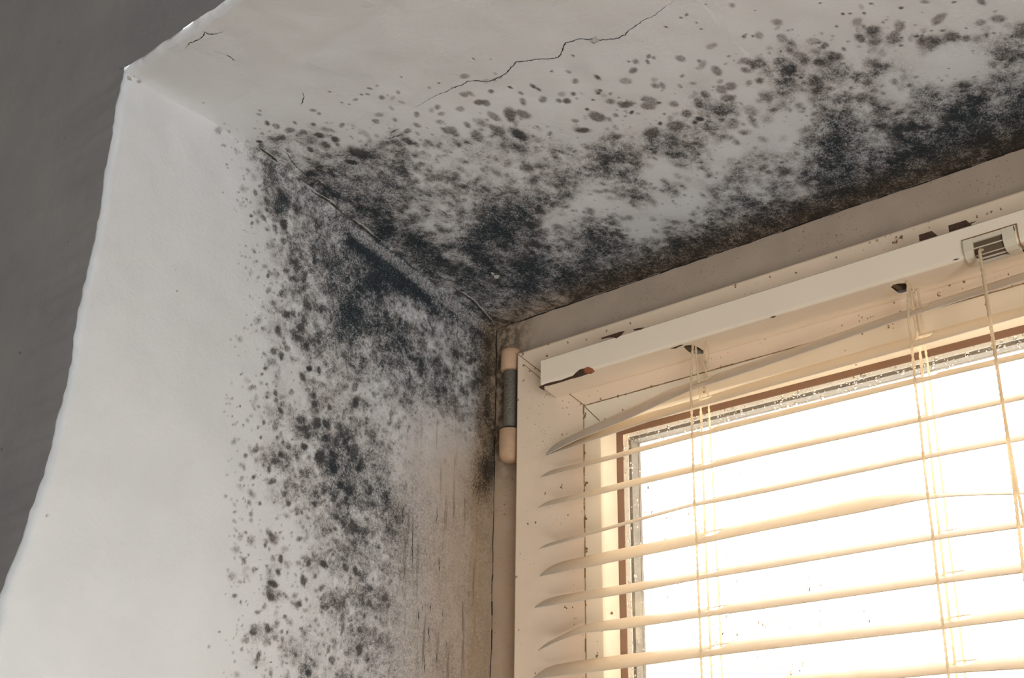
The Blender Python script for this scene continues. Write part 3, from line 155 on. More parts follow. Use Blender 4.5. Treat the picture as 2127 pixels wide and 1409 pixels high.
CHIPS = [([(0.0809, -0.001), (0.0878, -0.0004), (0.094, -0.0006), (0.0998, -0.0012), (0.1056, -0.0007), (0.1106, -0.0005), (0.1142, 0.001), (0.1176, 0.0022), (0.1204, 0.0022), (0.1218, 0.0005), (0.1216, -0.0031), (0.1141, -0.0038), (0.1064, -0.0032), (0.0957, -0.0036), (0.0883, -0.0033), (0.0844, -0.0024), (0.079, -0.0088), (0.0797, -0.0034)], 'chip'), ([(0.1208, 0.0021), (0.1245, 0.0025), (0.1281, 0.0003), (0.1276, -0.0026), (0.123, -0.0044), (0.1206, -0.0023)], 'rust'), ([(0.1356, 0.0199), (0.1407, 0.0199), (0.1458, 0.0199), (0.1509, 0.0199), (0.1548, 0.0195), (0.152, 0.0175), (0.1481, 0.0162), (0.1454, 0.0176), (0.1407, 0.0186), (0.1359, 0.0188)], 'chip'), ([(0.1613, 0.0187), (0.1656, 0.0185), (0.1705, 0.0177), (0.1674, 0.017), (0.1625, 0.0177)], 'chip'), ([(0.1879, -0.0023), (0.1924, -0.0021), (0.1954, -0.0015), (0.1976, -0.0024), (0.1936, -0.003), (0.1908, -0.0038)], 'chip'), ([(0.2604, -0.0006), (0.2624, -0.0006), (0.2642, -0.0008), (0.2623, -0.0017)], 'chip'), ([(0.3728, 0.0008), (0.3747, 0.001), (0.377, 0.0006), (0.3751, 0.0003)], 'chip'), ([(0.3826, 0.0188), (0.3859, 0.0191), (0.3885, 0.0188), (0.3858, 0.0183)], 'chip')]
CL = (0.3804, 0.4076, 0.0091, -0.0095)
FLAKES = [((0.0479, -0.052, 0.01), 0.0022), ((0.0483, -0.0566, 0.0109), 0.0013), ((0.0005, -0.3272, 0.0587), 0.002), ((0.0, -0.3233, 0.0568), 0.002), ((0.0, -0.3289, 0.0563), 0.002), ((0.2475, -0.1898, 0.0434), 0.002)]

# ------------------------------------------------------------------ node helpers
def srgb(r, g, b):
    f = lambda c: (c / 255 / 12.92) if c / 255 <= 0.04045 else ((c / 255 + 0.055) / 1.055) ** 2.4
    return (f(r), f(g), f(b), 1.0)

class NT:
    def __init__(self, name):
        self.m = bpy.data.materials.new(name); self.m.use_nodes = True
        self.t = self.m.node_tree; self.t.nodes.clear()
        self.out = self.n('ShaderNodeOutputMaterial')
        self.pos = None
    def n(self, typ, **kw):
        x = self.t.nodes.new(typ)
        for k, v in kw.items(): setattr(x, k, v)
        return x
    def link(self, a, b): self.t.links.new(a, b)
    def _in(self, sock, v):
        if hasattr(v, 'default_value') or hasattr(v, 'is_output'): self.link(v, sock)
        else: sock.default_value = v
    def position(self, scale=(1, 1, 1)):
        if self.pos is None: self.pos = self.n('ShaderNodeNewGeometry').outputs['Position']
        if scale == (1, 1, 1): return self.pos
        mp = self.n('ShaderNodeMapping'); self.link(self.pos, mp.inputs[0]); mp.inputs['Scale'].default_value = scale
        return mp.outputs[0]
    def noise(self, scale, detail=3, rough=0.55, vec=None):
        x = self.n('ShaderNodeTexNoise'); x.inputs['Scale'].default_value = scale
        x.inputs['Detail'].default_value = detail; x.inputs['Roughness'].default_value = rough
        self.link(vec or self.position(), x.inputs['Vector']); return x.outputs['Fac']
    def voronoi(self, scale, vec=None):
        x = self.n('ShaderNodeTexVoronoi'); x.inputs['Scale'].default_value = scale
        self.link(vec or self.position(), x.inputs['Vector']); return x
    def math(self, op, a, b=0.0, c=0.0, clamp=False):
        x = self.n('ShaderNodeMath', operation=op, use_clamp=clamp)
        self._in(x.inputs[0], a); self._in(x.inputs[1], b); self._in(x.inputs[2], c); return x.outputs[0]
    def mix(self, f, a, b):
        x = self.n('ShaderNodeMix', data_type='RGBA')
        self._in(x.inputs['Factor'], f); self._in(x.inputs[6], a); self._in(x.inputs[7], b); return x.outputs[2]
    def map(self, v, a, b, c=0.0, d=1.0, smooth=True):
        x = self.n('ShaderNodeMapRange', interpolation_type='SMOOTHSTEP' if smooth else 'LINEAR')
        self._in(x.inputs['Value'], v)
        for k, q in zip(('From Min', 'From Max', 'To Min', 'To Max'), (a, b, c, d)): self._in(x.inputs[k], q)
        return x.outputs['Result']
    def attr(self, name):
        x = self.n('ShaderNodeAttribute', attribute_name=name); return x.outputs['Fac']
    def bump(self, h, strength=0.3, dist=0.001, normal=None):
        x = self.n('ShaderNodeBump'); x.inputs['Strength'].default_value = strength; x.inputs['Distance'].default_value = dist
        self.link(h, x.inputs['Height'])
        if normal: self.link(normal, x.inputs['Normal'])
        return x.outputs[0]
    def principled(self, color, rough=0.6, normal=None, metal=0.0, spec=0.5):
        p = self.n('ShaderNodeBsdfPrincipled')
        self._in(p.inputs['Base Color'], color); self._in(p.inputs['Roughness'], rough)
        self._in(p.inputs['Metallic'], metal); p.inputs['Specular IOR Level'].default_value = spec
        if normal: self.link(normal, p.inputs['Normal'])
        self.link(p.outputs[0], self.out.inputs[0]); return p

def specks(N, base, dens_lo=0.52, dark=srgb(84, 64, 40), cell=420.0, strength=0.85):
    """fine brown dirt specks scattered on painted plastic"""
    out = base
    for sc, rmax, off in ((cell, 0.30, 0.0), (cell * 0.38, 0.20, 0.05)):
        v = N.voronoi(sc)
        sep = N.n('ShaderNodeSeparateColor'); N.link(v.outputs['Color'], sep.inputs[0])
        keep = N.map(sep.outputs[0], 0.72 + off, 0.95, 0, rmax)
        area_m = N.map(N.noise(38, 3), dens_lo, dens_lo + 0.16)
        r = N.math('MULTIPLY', keep, area_m)
        d = N.math('ADD', v.outputs['Distance'], N.math('MULTIPLY', N.math('SUBTRACT', N.noise(2600, 2), 0.5), 0.18))
        f = N.math('MULTIPLY', N.math('LESS_THAN', d, r), strength)
        out = N.mix(f, out, dark)
    return out

# ------------------------------------------------------------------ materials
def plaster_material(name, base, stain_warm_tint, bumpk=1.0):
    N = NT(name)
    mold = N.attr('mould'); dens = N.attr('growth'); stain_and_warmth = N.attr('stain_and_warmth'); bare = N.attr('streak')
    col = N.mix(N.map(N.noise(30, 4), 0.3, 0.7), base, tuple(c * 0.95 for c in base[:3]) + (1,))
    col = N.mix(stain_and_warmth, col, stain_warm_tint)  # warm cast of the window light painted in along with brown staining
    g1 = N.noise(1250, 2, 0.65); g2 = N.noise(520, 3, 0.65)
    g = N.math('ADD', N.math('MULTIPLY', g1, 0.55), N.math('MULTIPLY', g2, 0.45))
    amp = N.math('MULTIPLY', N.math('MULTIPLY', N.math('MULTIPLY', mold, N.math('SUBTRACT', 1.14, mold)), 11.0), N.math('ADD', N.math('MULTIPLY', dens, 0.7), 0.4))
    f = N.math('ADD', mold, N.math('MULTIPLY', N.math('SUBTRACT', g, 0.5), amp), clamp=True)
    light = N.mix(stain_and_warmth, srgb(110, 102, 97), srgb(118, 95, 70))
    dk = N.mix(stain_and_warmth, srgb(46, 53, 57), srgb(66, 56, 44))
    mc = N.mix(N.map(N.math('ADD', N.math('ADD', N.math('MULTIPLY', mold, 0.50), N.math('MULTIPLY', dens, 0.62)), N.math('MULTIPLY', N.math('SUBTRACT', N.noise(110, 3), 0.5), 0.6)), 0.38, 1.04), light, dk)
    col = N.mix(N.map(f, 0.0, 0.95, 0, 1, False), col, mc)
    # tool streaks that run down the lower part of the jamb
    st = N.noise(260, 3, 0.6, N.position((1, 1, 0.07)))
    col = N.mix(N.math('MULTIPLY', N.map(st, 0.56, 0.72), N.math('MULTIPLY', bare, 0.6)), col, srgb(96, 80, 62))
    h = N.math('ADD', N.math('MULTIPLY', N.noise(95, 4, 0.6), 1.0), N.math('MULTIPLY', N.noise(420, 3, 0.6), 0.5))
    h = N.math('ADD', h, N.math('MULTIPLY', N.math('MULTIPLY', g1, mold), 0.5))
    h = N.math('ADD', h, N.math('MULTIPLY', N.math('MULTIPLY', st, bare), 0.6))
    nb = N.bump(h, 0.5 * bumpk, 0.0013)
    N.principled(col, 0.85, nb, spec=0.15)
    return N.m
M = {}
M['plaster'] = plaster_material('mouldy_white_plaster', srgb(213, 215, 216), srgb(192, 170, 144))
def simple(name, col, rough=0.6, noise_scale=60, var=0.06, bump=0.0, bscale=300, metal=0.0, spec=0.4, dirt=None, **kw):
    N = NT(name)
    c = N.mix(N.map(N.noise(noise_scale, 4), 0.3, 0.7), col, tuple(x * (1 - var) for x in col[:3]) + (1,))
    if dirt: c = specks(N, c, **dirt)
    nb = N.bump(N.noise(bscale, 4), bump, 0.001) if bump else None
    N.principled(c, rough, nb, metal, spec)
    return N.m
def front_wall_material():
    N = NT('dark_grey_plaster')
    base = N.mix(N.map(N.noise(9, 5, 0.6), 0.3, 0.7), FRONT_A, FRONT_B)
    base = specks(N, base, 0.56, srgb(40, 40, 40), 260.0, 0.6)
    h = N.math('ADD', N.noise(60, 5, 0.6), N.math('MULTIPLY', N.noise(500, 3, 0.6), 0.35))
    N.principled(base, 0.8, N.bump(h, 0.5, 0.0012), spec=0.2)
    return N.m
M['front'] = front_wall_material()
M['room'] = simple('pale_room_plaster', srgb(200, 198, 192), 0.9, bump=0.2, bscale=80)
M['floor'] = simple('brown_floor_boards', srgb(140, 112, 84), 0.6)
def frame_material():
    N = NT('grimy_outer_frame_plastic')
    c = N.mix(N.map(N.noise(40, 4), 0.3, 0.7), FRAME_C, tuple(v * 0.88 for v in FRAME_C[:3]) + (1,))
    sep = N.n('ShaderNodeSeparateXYZ'); N.link(N.position(), sep.inputs[0])
    side = N.map(sep.outputs[0], 0.045, 0.012, 0, 1)
    high = N.map(sep.outputs[2], -0.135, -0.085, 0, 1)
    c = N.mix(N.math('MULTIPLY', side, N.map(N.noise(120, 4), 0.25, 0.65, 0.1, 0.5)), c, srgb(186, 152, 114))
    c = N.mix(N.math('MULTIPLY', N.math('MULTIPLY', side, high), N.map(N.noise(160, 4), 0.35, 0.6, 0.2, 0.9)), c, srgb(84, 72, 54))
    for k, q_ in ((0.40, 700.0), (0.50, 1100.0)): c = specks(N, c, k, srgb(96, 78, 58), q_, 0.55)
    N.principled(c, 0.6, N.bump(N.noise(900, 4), 0.15, 0.001), spec=0.4)
    return N.m
M['frame'] = frame_material()
M['sash'] = simple('yellowed_white_sash_plastic', SASH_C, 0.5, 30, 0.05, 0.06, 800, dirt=dict(dens_lo=0.45, dark=srgb(158, 126, 88), cell=560.0, strength=0.75))
M['bead'] = simple('white_bead_plastic', srgb(246, 230, 204), 0.4, 30, 0.04, dirt=dict(dens_lo=0.55, dark=srgb(120, 100, 70), cell=420.0))
M['gasket'] = simple('brown_rubber_gasket', srgb(134, 100, 76), 0.6)
M['edge_glint'] = simple('white_edge_highlight', srgb(250, 246, 238), 0.6)
M['spacer'] = simple('dull_grey_spacer', srgb(140, 128, 114), 0.65, 400, 0.2, 0.2, 700, spec=0.2)
M['metal'] = simple('grey_zinc_pin', srgb(128, 120, 106), 0.5, 900, 0.5, 0.4, 1200, metal=0.3)
M['cap'] = simple('dirty_cream_hinge_cap', srgb(196, 160, 126), 0.6, 120, 0.15, 0.1, 900, dirt=dict(dens_lo=0.40, dark=srgb(100, 74, 48), cell=520.0))
M['dark'] = simple('dark_gap', srgb(46, 36, 26), 0.9)
M['grime'] = simple('brown_grime', srgb(158, 122, 82), 0.95, 900, 0.3)
M['crack'] = simple('dark_crack_strip', srgb(62, 58, 52), 0.95)
M['chip'] = simple('bare_rusty_steel', srgb(84, 58, 42), 0.7, 500, 0.4, 0.5, 900)
M['rust'] = simple('orange_rust', srgb(176, 104, 66), 0.8, 900, 0.4)
M['flake_highlight'] = simple('paint_flake_and_highlight', srgb(176, 172, 165), 0.8)
M['headrail'] = simple('enamelled_white_headrail', srgb(244, 227, 203), 0.28, 20, 0.03, 0.02, 60)
M['housing'] = simple('cream_plastic_housing', srgb(222, 208, 184), 0.45, 50, 0.04)
M['inner_shade'] = simple('dark_interior_shade', srgb(104, 86, 66), 0.7)  # dark brown standing in for shade inside the lock and cord holes

def slat_material():
    N = NT('aged_cream_slat')
    c = N.mix(N.map(N.noise(90, 4), 0.3, 0.7), srgb(244, 235, 220), srgb(238, 226, 208))
    c = specks(N, c, 0.60, srgb(150, 120, 86), 300.0, 0.6)
    p = N.principled(c, 0.38, None, spec=0.4)
    tr = N.n('ShaderNodeBsdfTranslucent'); tr.inputs[0].default_value = srgb(250, 232, 206)
    mx = N.n('ShaderNodeMixShader'); mx.inputs[0].default_value = 0.31
    N.link(p.outputs[0], mx.inputs[1]); N.link(tr.outputs[0], mx.inputs[2]); N.link(mx.outputs[0], N.out.inputs[0])
    return N.m
M['slat'] = slat_material()
def cord_material():
    N = NT('cotton_cord')
    c = N.mix(N.map(N.noise(900, 2), 0.3, 0.7), srgb(248, 238, 218), srgb(232, 214, 186))
    p = N.principled(c, 0.8, None, spec=0.2)
    tr = N.n('ShaderNodeBsdfTranslucent'); tr.inputs[0].default_value = srgb(252, 238, 214)
    mx = N.n('ShaderNodeMixShader'); mx.inputs[0].default_value = 0.66
    N.link(p.outputs[0], mx.inputs[1]); N.link(tr.outputs[0], mx.inputs[2]); N.link(mx.outputs[0], N.out.inputs[0])
    return N.m
M['cord'] = cord_material()
def glass_material():
    N = NT('misted_window_glass')
    t = N.n('ShaderNodeBsdfTransparent'); t.inputs[0].default_value = (0.97, 0.965, 0.95, 1)
    g = N.n('ShaderNodeBsdfGlossy'); g.inputs[1].default_value = 0.04
    fr = N.n('ShaderNodeFresnel'); fr.inputs[0].default_value = 1.35
    mx = N.n('ShaderNodeMixShader')
    N.link(N.math('MULTIPLY', fr.outputs[0], 0.8), mx.inputs[0]); N.link(t.outputs[0], mx.inputs[1]); N.link(g.outputs[0], mx.inputs[2])
    # thin film of dried dirt low on the pane
    sep = N.n('ShaderNodeSeparateXYZ'); N.link(N.position(), sep.inputs[0])
    low = N.map(sep.outputs[2], -0.20, -0.30, 0, 1)
    nz = N.map(N.noise(75, 4, 0.6, N.position((1, 1, 0.45))), 0.50, 0.66, 0, 0.5)
    d = N.n('ShaderNodeBsdfTranslucent'); d.inputs[0].default_value = srgb(214, 190, 150)
    m2 = N.n('ShaderNodeMixShader'); N.link(N.math('MULTIPLY', low, nz), m2.inputs[0])
    N.link(mx.outputs[0], m2.inputs[1]); N.link(d.outputs[0], m2.inputs[2]); N.link(m2.outputs[0], N.out.inputs[0])
    return N.m
M['glass'] = glass_material()
def water_material():
    N = NT('water_drops')
    p = N.n('ShaderNodeBsdfRefraction'); p.inputs['IOR'].default_value = 1.33; p.inputs['Roughness'].default_value = 0.02
    p.inputs[0].default_value = (0.96, 0.93, 0.88, 1)
    g = N.n('ShaderNodeBsdfGlossy'); g.inputs[1].default_value = 0.05
    fr = N.n('ShaderNodeFresnel'); fr.inputs[0].default_value = 1.33
    mx = N.n('ShaderNodeMixShader'); N.link(fr.outputs[0], mx.inputs[0]); N.link(p.outputs[0], mx.inputs[1]); N.link(g.outputs[0], mx.inputs[2])
    N.link(mx.outputs[0], N.out.inputs[0])
    return N.m
M['water'] = water_material()

# ------------------------------------------------------------------ mesh helpers
def mesh_obj(name, verts, faces, mat, smooth=False, parent=None, attrs=None):
    me = bpy.data.meshes.new(name)
    if isinstance(verts, np.ndarray) and isinstance(faces, np.ndarray):
        nv, nf = len(verts), len(faces)
        me.vertices.add(nv); me.vertices.foreach_set('co', verts.astype(np.float32).ravel())
        me.loops.add(nf * 4); me.loops.foreach_set('vertex_index', faces.astype(np.int32).ravel())
        me.polygons.add(nf)
        me.polygons.foreach_set('loop_start', np.arange(0, nf * 4, 4, dtype=np.int32))
        me.polygons.foreach_set('loop_total', np.full(nf, 4, dtype=np.int32))
        me.update(calc_edges=True)
    else:
        me.from_pydata([tuple(v) for v in verts], [], [tuple(f) for f in faces]); me.update()
    if attrs:
        for k, a in attrs.items():
            at = me.attributes.new(k, 'FLOAT', 'POINT'); at.data.foreach_set('value', a.astype(np.float32).ravel())
    if smooth: me.polygons.foreach_set('use_smooth', [True] * len(me.polygons))
    if mat: me.materials.append(mat)
    o = bpy.data.objects.new(name, me); COL.objects.link(o)
    if parent: attach(o, parent)
    return o
def attach(o, parent):
    o.parent = parent
    o.matrix_parent_inverse = Matrix.Translation(-world_loc(parent))
def world_loc(o):
    if o.type == 'EMPTY': return Vector(o['base']) if 'base' in o else Vector(o.location)
    return Vector((0, 0, 0))
def empty(name, loc, parent=None):
    o = bpy.data.objects.new(name, None); COL.objects.link(o); o.empty_display_size = 0.02
    o.location = loc
    return o
def struct(o, label=None):
    o['kind'] = 'structure'
    if label: o['label'] = label
    return o

class MB:
    def __init__(s): s.v = []; s.f = []
    def add(s, v, f):
        b = len(s.v); s.v += [tuple(p) for p in v]; s.f += [tuple(i + b for i in q) for q in f]
    def box(s, a, b):
        x0, y0, z0 = a; x1, y1, z1 = b
        s.add([(x0, y0, z0), (x1, y0, z0), (x1, y1, z0), (x0, y1, z0), (x0, y0, z1), (x1, y0, z1), (x1, y1, z1), (x0, y1, z1)],
              [(0, 3, 2, 1), (4, 5, 6, 7), (0, 1, 5, 4), (1, 2, 6, 5), (2, 3, 7, 6), (3, 0, 4, 7)])
    def tube(s, pts, r, n=8, twist=None, cap=True):
        pts = [Vector(p) for p in pts]; rings = []
        up = Vector((0.3, 0.2, 1)).normalized()
        for i, p in enumerate(pts):
            t = (pts[min(i + 1, len(pts) - 1)] - pts[max(i - 1, 0)]).normalized()
            a = t.cross(up)
            if a.length < 1e-3: a = t.cross(Vector((1, 0, 0)))
            a.normalize(); b = t.cross(a)
            rr = r[i] if isinstance(r, (list, tuple)) else r
            rings.append([p + (a * math.cos(2 * math.pi * k / n) + b * math.sin(2 * math.pi * k / n)) * rr * (1 + (twist(i, k / n) if twist else 0)) for k in range(n)])
        v = [q for R_ in rings for q in R_]; f = []
        for i in range(len(pts) - 1):
            for k in range(n):
                f.append((i * n + k, i * n + (k + 1) % n, (i + 1) * n + (k + 1) % n, (i + 1) * n + k))
        if cap:
            f.append(tuple(range(n - 1, -1, -1))); f.append(tuple((len(pts) - 1) * n + k for k in range(n)))
        s.add(v, f)
    def blob(s, c, u, w, nrm, r, rng, h=0.0002, n=11, rag=0.45):
        """a small raised irregular patch lying on a surface spanned by u, w"""
        c, u, w, nrm = Vector(c), Vector(u), Vector(w), Vector(nrm)
        v = [c + nrm * h]
        for ring, hh in ((0.55, h * 0.9), (1.0, 0.0)):
            for k in range(n):
                a = 2 * math.pi * k / n
                q = r * ring * (1 + rag * (rng.random() - 0.5) * 2)
                v.append(c + u * q * math.cos(a) + w * q * math.sin(a) + nrm * hh)
        f = [(0, 1 + k, 1 + (k + 1) % n) for k in range(n)]
        f += [(1 + k, 1 + n + k, 1 + n + (k + 1) % n, 1 + (k + 1) % n) for k in range(n)]
        s.add(v, f)
    def build(s, name, mat, parent=None, smooth=False):
        return mesh_obj(name, s.v, s.f, mat, smooth, parent)

# ------------------------------------------------------------------ numeric noise
def lattice(u, v, cell, seed):
    rs = np.random.RandomState(seed); T = rs.rand(257, 257)
    a = u / cell + 1000; b = v / cell + 1000
    i = np.floor(a).astype(int); j = np.floor(b).astype(int)
    fa = a - i; fb = b - j; fa = fa * fa * (3 - 2 * fa); fb = fb * fb * (3 - 2 * fb)
    i %= 256; j %= 256
    return (T[j, i] * (1 - fa) + T[j, i + 1] * fa) * (1 - fb) + (T[j + 1, i] * (1 - fa) + T[j + 1, i + 1] * fa) * fb
def decode(rows): return np.array(rows, float) / 35.0
def bilin(D, a, b):
    a = np.clip(a, 0, D.shape[1] - 1.001); b = np.clip(b, 0, D.shape[0] - 1.001)
    i = np.floor(a).astype(int); j = np.floor(b).astype(int); fa = a - i; fb = b - j
    return (D[j, i] * (1 - fa) + D[j, i + 1] * fa) * (1 - fb) + (D[j + 1, i] * (1 - fa) + D[j + 1, i + 1] * fa) * fb
def sstep(a, b, x):
    t = np.clip((x - a) / (b - a), 0, 1); return t * t * (3 - 2 * t)

def mould_field(us, vs, dens, spots, seed, rsz, usign, vsign, smooth=None):
    """us (columns), vs (rows): surface coordinates in metres, ascending in |.|; dens: density there; returns the mould amount per vertex"""
    U, V = np.meshgrid(us, vs)
    n = 0.45 * lattice(U, V, 0.0085, seed) + 0.33 * lattice(U + .3, V, 0.0036, seed + 1) + 0.22 * lattice(U, V + .2, 0.0018, seed + 2)
    n = np.clip((n - 0.5) * 1.9 + 0.5, 0, 1)
    big = sstep(0.22, 0.46, dens)
    dens_ = np.clip(dens * 1.08, 0, 1)
    if smooth is None: smooth = np.zeros_like(U)
    big = np.maximum(big, smooth)
    haze = 0.32 * dens * (1 - big)
    mfield = np.clip(dens_ + (n - 0.5) * 0.80 * (1 - 0.45 * sstep(0.5, 0.8, dens)) * (1 - 0.8 * smooth) * np.clip(4.2 * dens * (1 - dens), 0, 1), 0, 1) * big + haze
    keep = np.ones_like(U)
    rs = np.random.RandomState(seed + 5)
    smooth_at = lambda u, v: smooth[min(np.searchsorted(vs * vsign, v * vsign), len(vs) - 1), min(np.searchsorted(us * usign, u * usign), len(us) - 1)]
    def paint(u, v, r, a, soft=0.6):
        i0 = np.searchsorted(us * usign, u * usign - r * 1.5); i1 = np.searchsorted(us * usign, u * usign + r * 1.5)
        j0 = np.searchsorted(vs * vsign, v * vsign - r * 1.5); j1 = np.searchsorted(vs * vsign, v * vsign + r * 1.5)
        if i1 <= i0 or j1 <= j0: return
        uu = U[j0:j1, i0:i1]; vv = V[j0:j1, i0:i1]
        th = rs.rand() * math.pi; e = 1 + rs.rand() * 0.35
        du = (uu - u) * math.cos(th) + (vv - v) * math.sin(th); dv = -(uu - u) * math.sin(th) + (vv - v) * math.cos(th)
        d = np.sqrt((du / e) ** 2 + (dv * e) ** 2) / r
        d = d + (n[j0:j1, i0:i1] - 0.5) * 0.34
        k = a * (1 - sstep(1 - soft, 1.0 + soft * 0.35, d))
        keep[j0:j1, i0:i1] *= (1 - k)
    lo_u, hi_u = min(us[0], us[-1]), min(max(us[0], us[-1]), 0.56); lo_v, hi_v = min(vs[0], vs[-1]), max(vs[0], vs[-1])
    A = (hi_u - lo_u) * (hi_v - lo_v)
    cnt = int(A / (math.pi * rsz ** 2) * 2.4)
    D2 = lambda u, v: dens[min(np.searchsorted(vs * vsign, v * vsign), len(vs) - 1), min(np.searchsorted(us * usign, u * usign), len(us) - 1)]
    for _ in range(cnt):
        u = lo_u + rs.rand() * (hi_u - lo_u); v = lo_v + rs.rand() * (hi_v - lo_v)
        d = D2(u, v)
        q = rs.rand(); s = rs.rand(); a = rs.rand()
        if q < min(d, 0.55) * 0.62 and d > 0.07:
            paint(u, v, rsz * (0.35 + 1.0 * s * s + 0.5 * d), (0.30 + 0.48 * a) * (0.75 + d) * (1 - 0.55 * float(sstep(0.3, 0.6, d))) * (1 - 0.8 * float(smooth_at(u, v))), 0.95)
    for _ in range(cnt):
        u = lo_u + rs.rand() * (hi_u - lo_u); v = lo_v + rs.rand() * (hi_v - lo_v)
        d = D2(u, v); q = rs.rand(); s = rs.rand()
        if 0.03 < d < 0.45 and q < 0.16 + 0.1 * d and smooth_at(u, v) < 0.5:
            paint(u, v, 0.0004 + 0.0007 * s * s, 0.55, 0.5)
    for u, v, r, a in spots:
        paint(u, v, r * 1.12, min(1.0, a * 1.1), 0.5)
    return 1 - (1 - mfield) * keep

def grid_faces(nr, nc):
    i = np.arange(nr - 1)[:, None] * nc + np.arange(nc - 1)[None, :]
    return np.stack([i, i + 1, i + nc + 1, i + nc], -1).reshape(-1, 4)

# ------------------------------------------------------------------ surfaces of the reveal
ZSY = [0, .068, .135, .1885, .2337, .272, .33, .36]; ZSZ = [0, .0131, .0298, .0432, .0506, .0559, .0588, .0592]
def zs(y): return np.interp(-np.asarray(y, float), ZSY, ZSZ)
YFZ = [-1.2, -.50, -.40, -.2625, -.2193, -.1876, -.1351, -.1093, -.0492, -.0082, .0247, .0595, .5]
YFV = [-.345, -.352, -.360, -.3553, -.3459, -.3417, -.3376, -.3368, -.3348, -.3342, -.3334, -.3320, -.332]
def yf(z):
    z = np.asarray(z, float)
    return np.interp(z, YFZ, YFV) + 0.0016 * (lattice(z, z * 0, 0.018, 71) - 0.5) + 0.0010 * (lattice(z, z * 0, 0.005, 72) - 0.5)
RA = 0.0045   # rounding of the arris

# soffit: rows go from the window (y=0) out to the arris, then round up
STEP = 0.0008
cx = np.concatenate([np.arange(-0.008, 0.50, STEP), np.arange(0.50, 1.07, 0.012)])
cy = np.arange(0.012, -0.3275, -STEP)
C_D = decode(CEIL_MAP)
Uc, Vc = np.meshgrid(cx, cy)
dens_c = bilin(C_D, np.clip(Uc, 0, None) / .008, np.clip(-Vc, 0, None) / .008)
dens_c = np.maximum(dens_c, 0.80 * (1 - sstep(0.018, 0.032, -Vc)) * sstep(0.03, 0.10, Uc))
dens_c = dens_c * (1 - sstep(0.40, 0.44, Uc) * sstep(0.12, 0.15, -Vc))
dens_c = np.clip(dens_c, 0, 1)
mould_c = mould_field(cx, cy, dens_c, CEIL_SPOTS, 11, 0.0029, 1, -1)
stain_warmth_c = np.clip(1 - sstep(0.0, 0.035, -Vc) , 0, 1) * 0.8
wav = 0.0016 * (lattice(Uc, Vc, 0.05, 31) - .5) + 0.0009 * (lattice(Uc, Vc, 0.013, 32) - .5)
fade = sstep(0, 0.01, -Vc)
Zc = zs(np.minimum(Vc, 0)) + wav * fade
# rounded junction with the jamb: a slight hand-filled cove
cove = np.exp(-np.clip(Uc, 0, None) / 0.004) * 0.0022 * (0.6 + 0.8 * lattice(Uc * 0, Vc, 0.02, 35))
Zc = Zc - cove * fade
rows_y = [Vc]; rows_z = [Zc]; rows_x = [Uc]
zl = Zc[-1]; yl = Vc[-1]
jag = 0.0014 * (lattice(cx, cx * 0, 0.012, 41) - .5) + 0.0008 * (lattice(cx, cx * 0, 0.004, 42) - .5)
for k in range(1, 8):
    a = k / 7 * math.pi / 2
    rows_x.append(cx[None]); rows_y.append((yl - RA * math.sin(a) + jag * math.sin(a))[None]); rows_z.append((zl + RA * (1 - math.cos(a)))[None])
XX = np.concatenate(rows_x); YY = np.concatenate(rows_y); ZZ = np.concatenate(rows_z)
pad = lambda A: np.concatenate([A, np.zeros((7, A.shape[1]))])
o = mesh_obj('ceiling', np.stack([XX, YY, ZZ], -1).reshape(-1, 3), grid_faces(*XX.shape)[:, ::-1].copy(), M['plaster'], True,
             attrs={'mould': pad(mould_c), 'growth': pad(dens_c), 'stain_and_warmth': pad(stain_warmth_c), 'streak': pad(mould_c * 0)})
struct(o, 'white plaster soffit of the window recess, blackened with mould towards the window')
ceiling = o

# jamb: columns run from the window towards the room, rows go down
jz = np.concatenate([np.arange(0.072, -0.335, -STEP), np.arange(-0.335, -1.13, -0.012)])
jt = np.arange(0, 0.3285, STEP)          # distance from the window
jt = np.concatenate([[-0.012], jt])
J_D = decode(JAMB_MAP)
Tj, Zj = np.meshgrid(jt, jz)
Yfz = yf(Zj)
L0 = 0.3285
Yj = np.where(Tj > 0.22, -0.22 - (Tj - 0.22) / (L0 - 0.22) * (-Yfz - RA - 0.22), -Tj)
dens_j = bilin(J_D, np.clip(-Yj, 0, None) / .008, np.clip(.064 - Zj, 0, None) / .008)
low = sstep(-0.055, -0.13, Zj)
dj = zs(np.minimum(Yj, 0)) - Zj + 0.002 * (lattice(Yj, Zj, 0.02, 81) - .5)     # distance below the soffit
band = sstep(0.0005, 0.003, dj) * (1 - sstep(0.010, 0.013, dj)) * sstep(0.175, 0.14, -Yj) * sstep(0.004, 0.02, -Yj)
dens_j = dens_j * (1 - band) + 0.56 * band
dband = sstep(0.007, 0.014, dj) * (1 - sstep(0.014, 0.030, dj)) * sstep(0.165, 0.135, -Yj) * sstep(0.055, 0.075, -Yj)
dens_j = dens_j * (1 - dband) + 0.88 * dband
dens_j = dens_j * (1 - 0.30 * low * (1 - sstep(0.06, 0.11, -Yj)) * sstep(0.45, 0.75, 1 - dens_j * 0.5))
dens_j = np.clip(dens_j * (1 + 0.10 * (1 - low) * sstep(0.30, 0.5, dens_j)), 0, 0.95)
smooth_j = np.clip(band * 0.9 + low * (1 - sstep(0.07, 0.12, -Yj)), 0, 1)
mould_j = mould_field(-jt, jz, dens_j, JAMB_SPOTS, 23, 0.0023, -1, -1, smooth_j)
stain_warmth_j = np.clip((1 - sstep(0.0, 0.028, -Yj)) * 0.95 + low * (1 - sstep(0.03, 0.12, -Yj)) * 0.62 + 0.25 * (1 - sstep(0.0, .09, -Yj)), 0, 1)
streak_j = low * (1 - sstep(0.06, 0.13, -Yj)) * sstep(0.008, 0.02, -Yj)
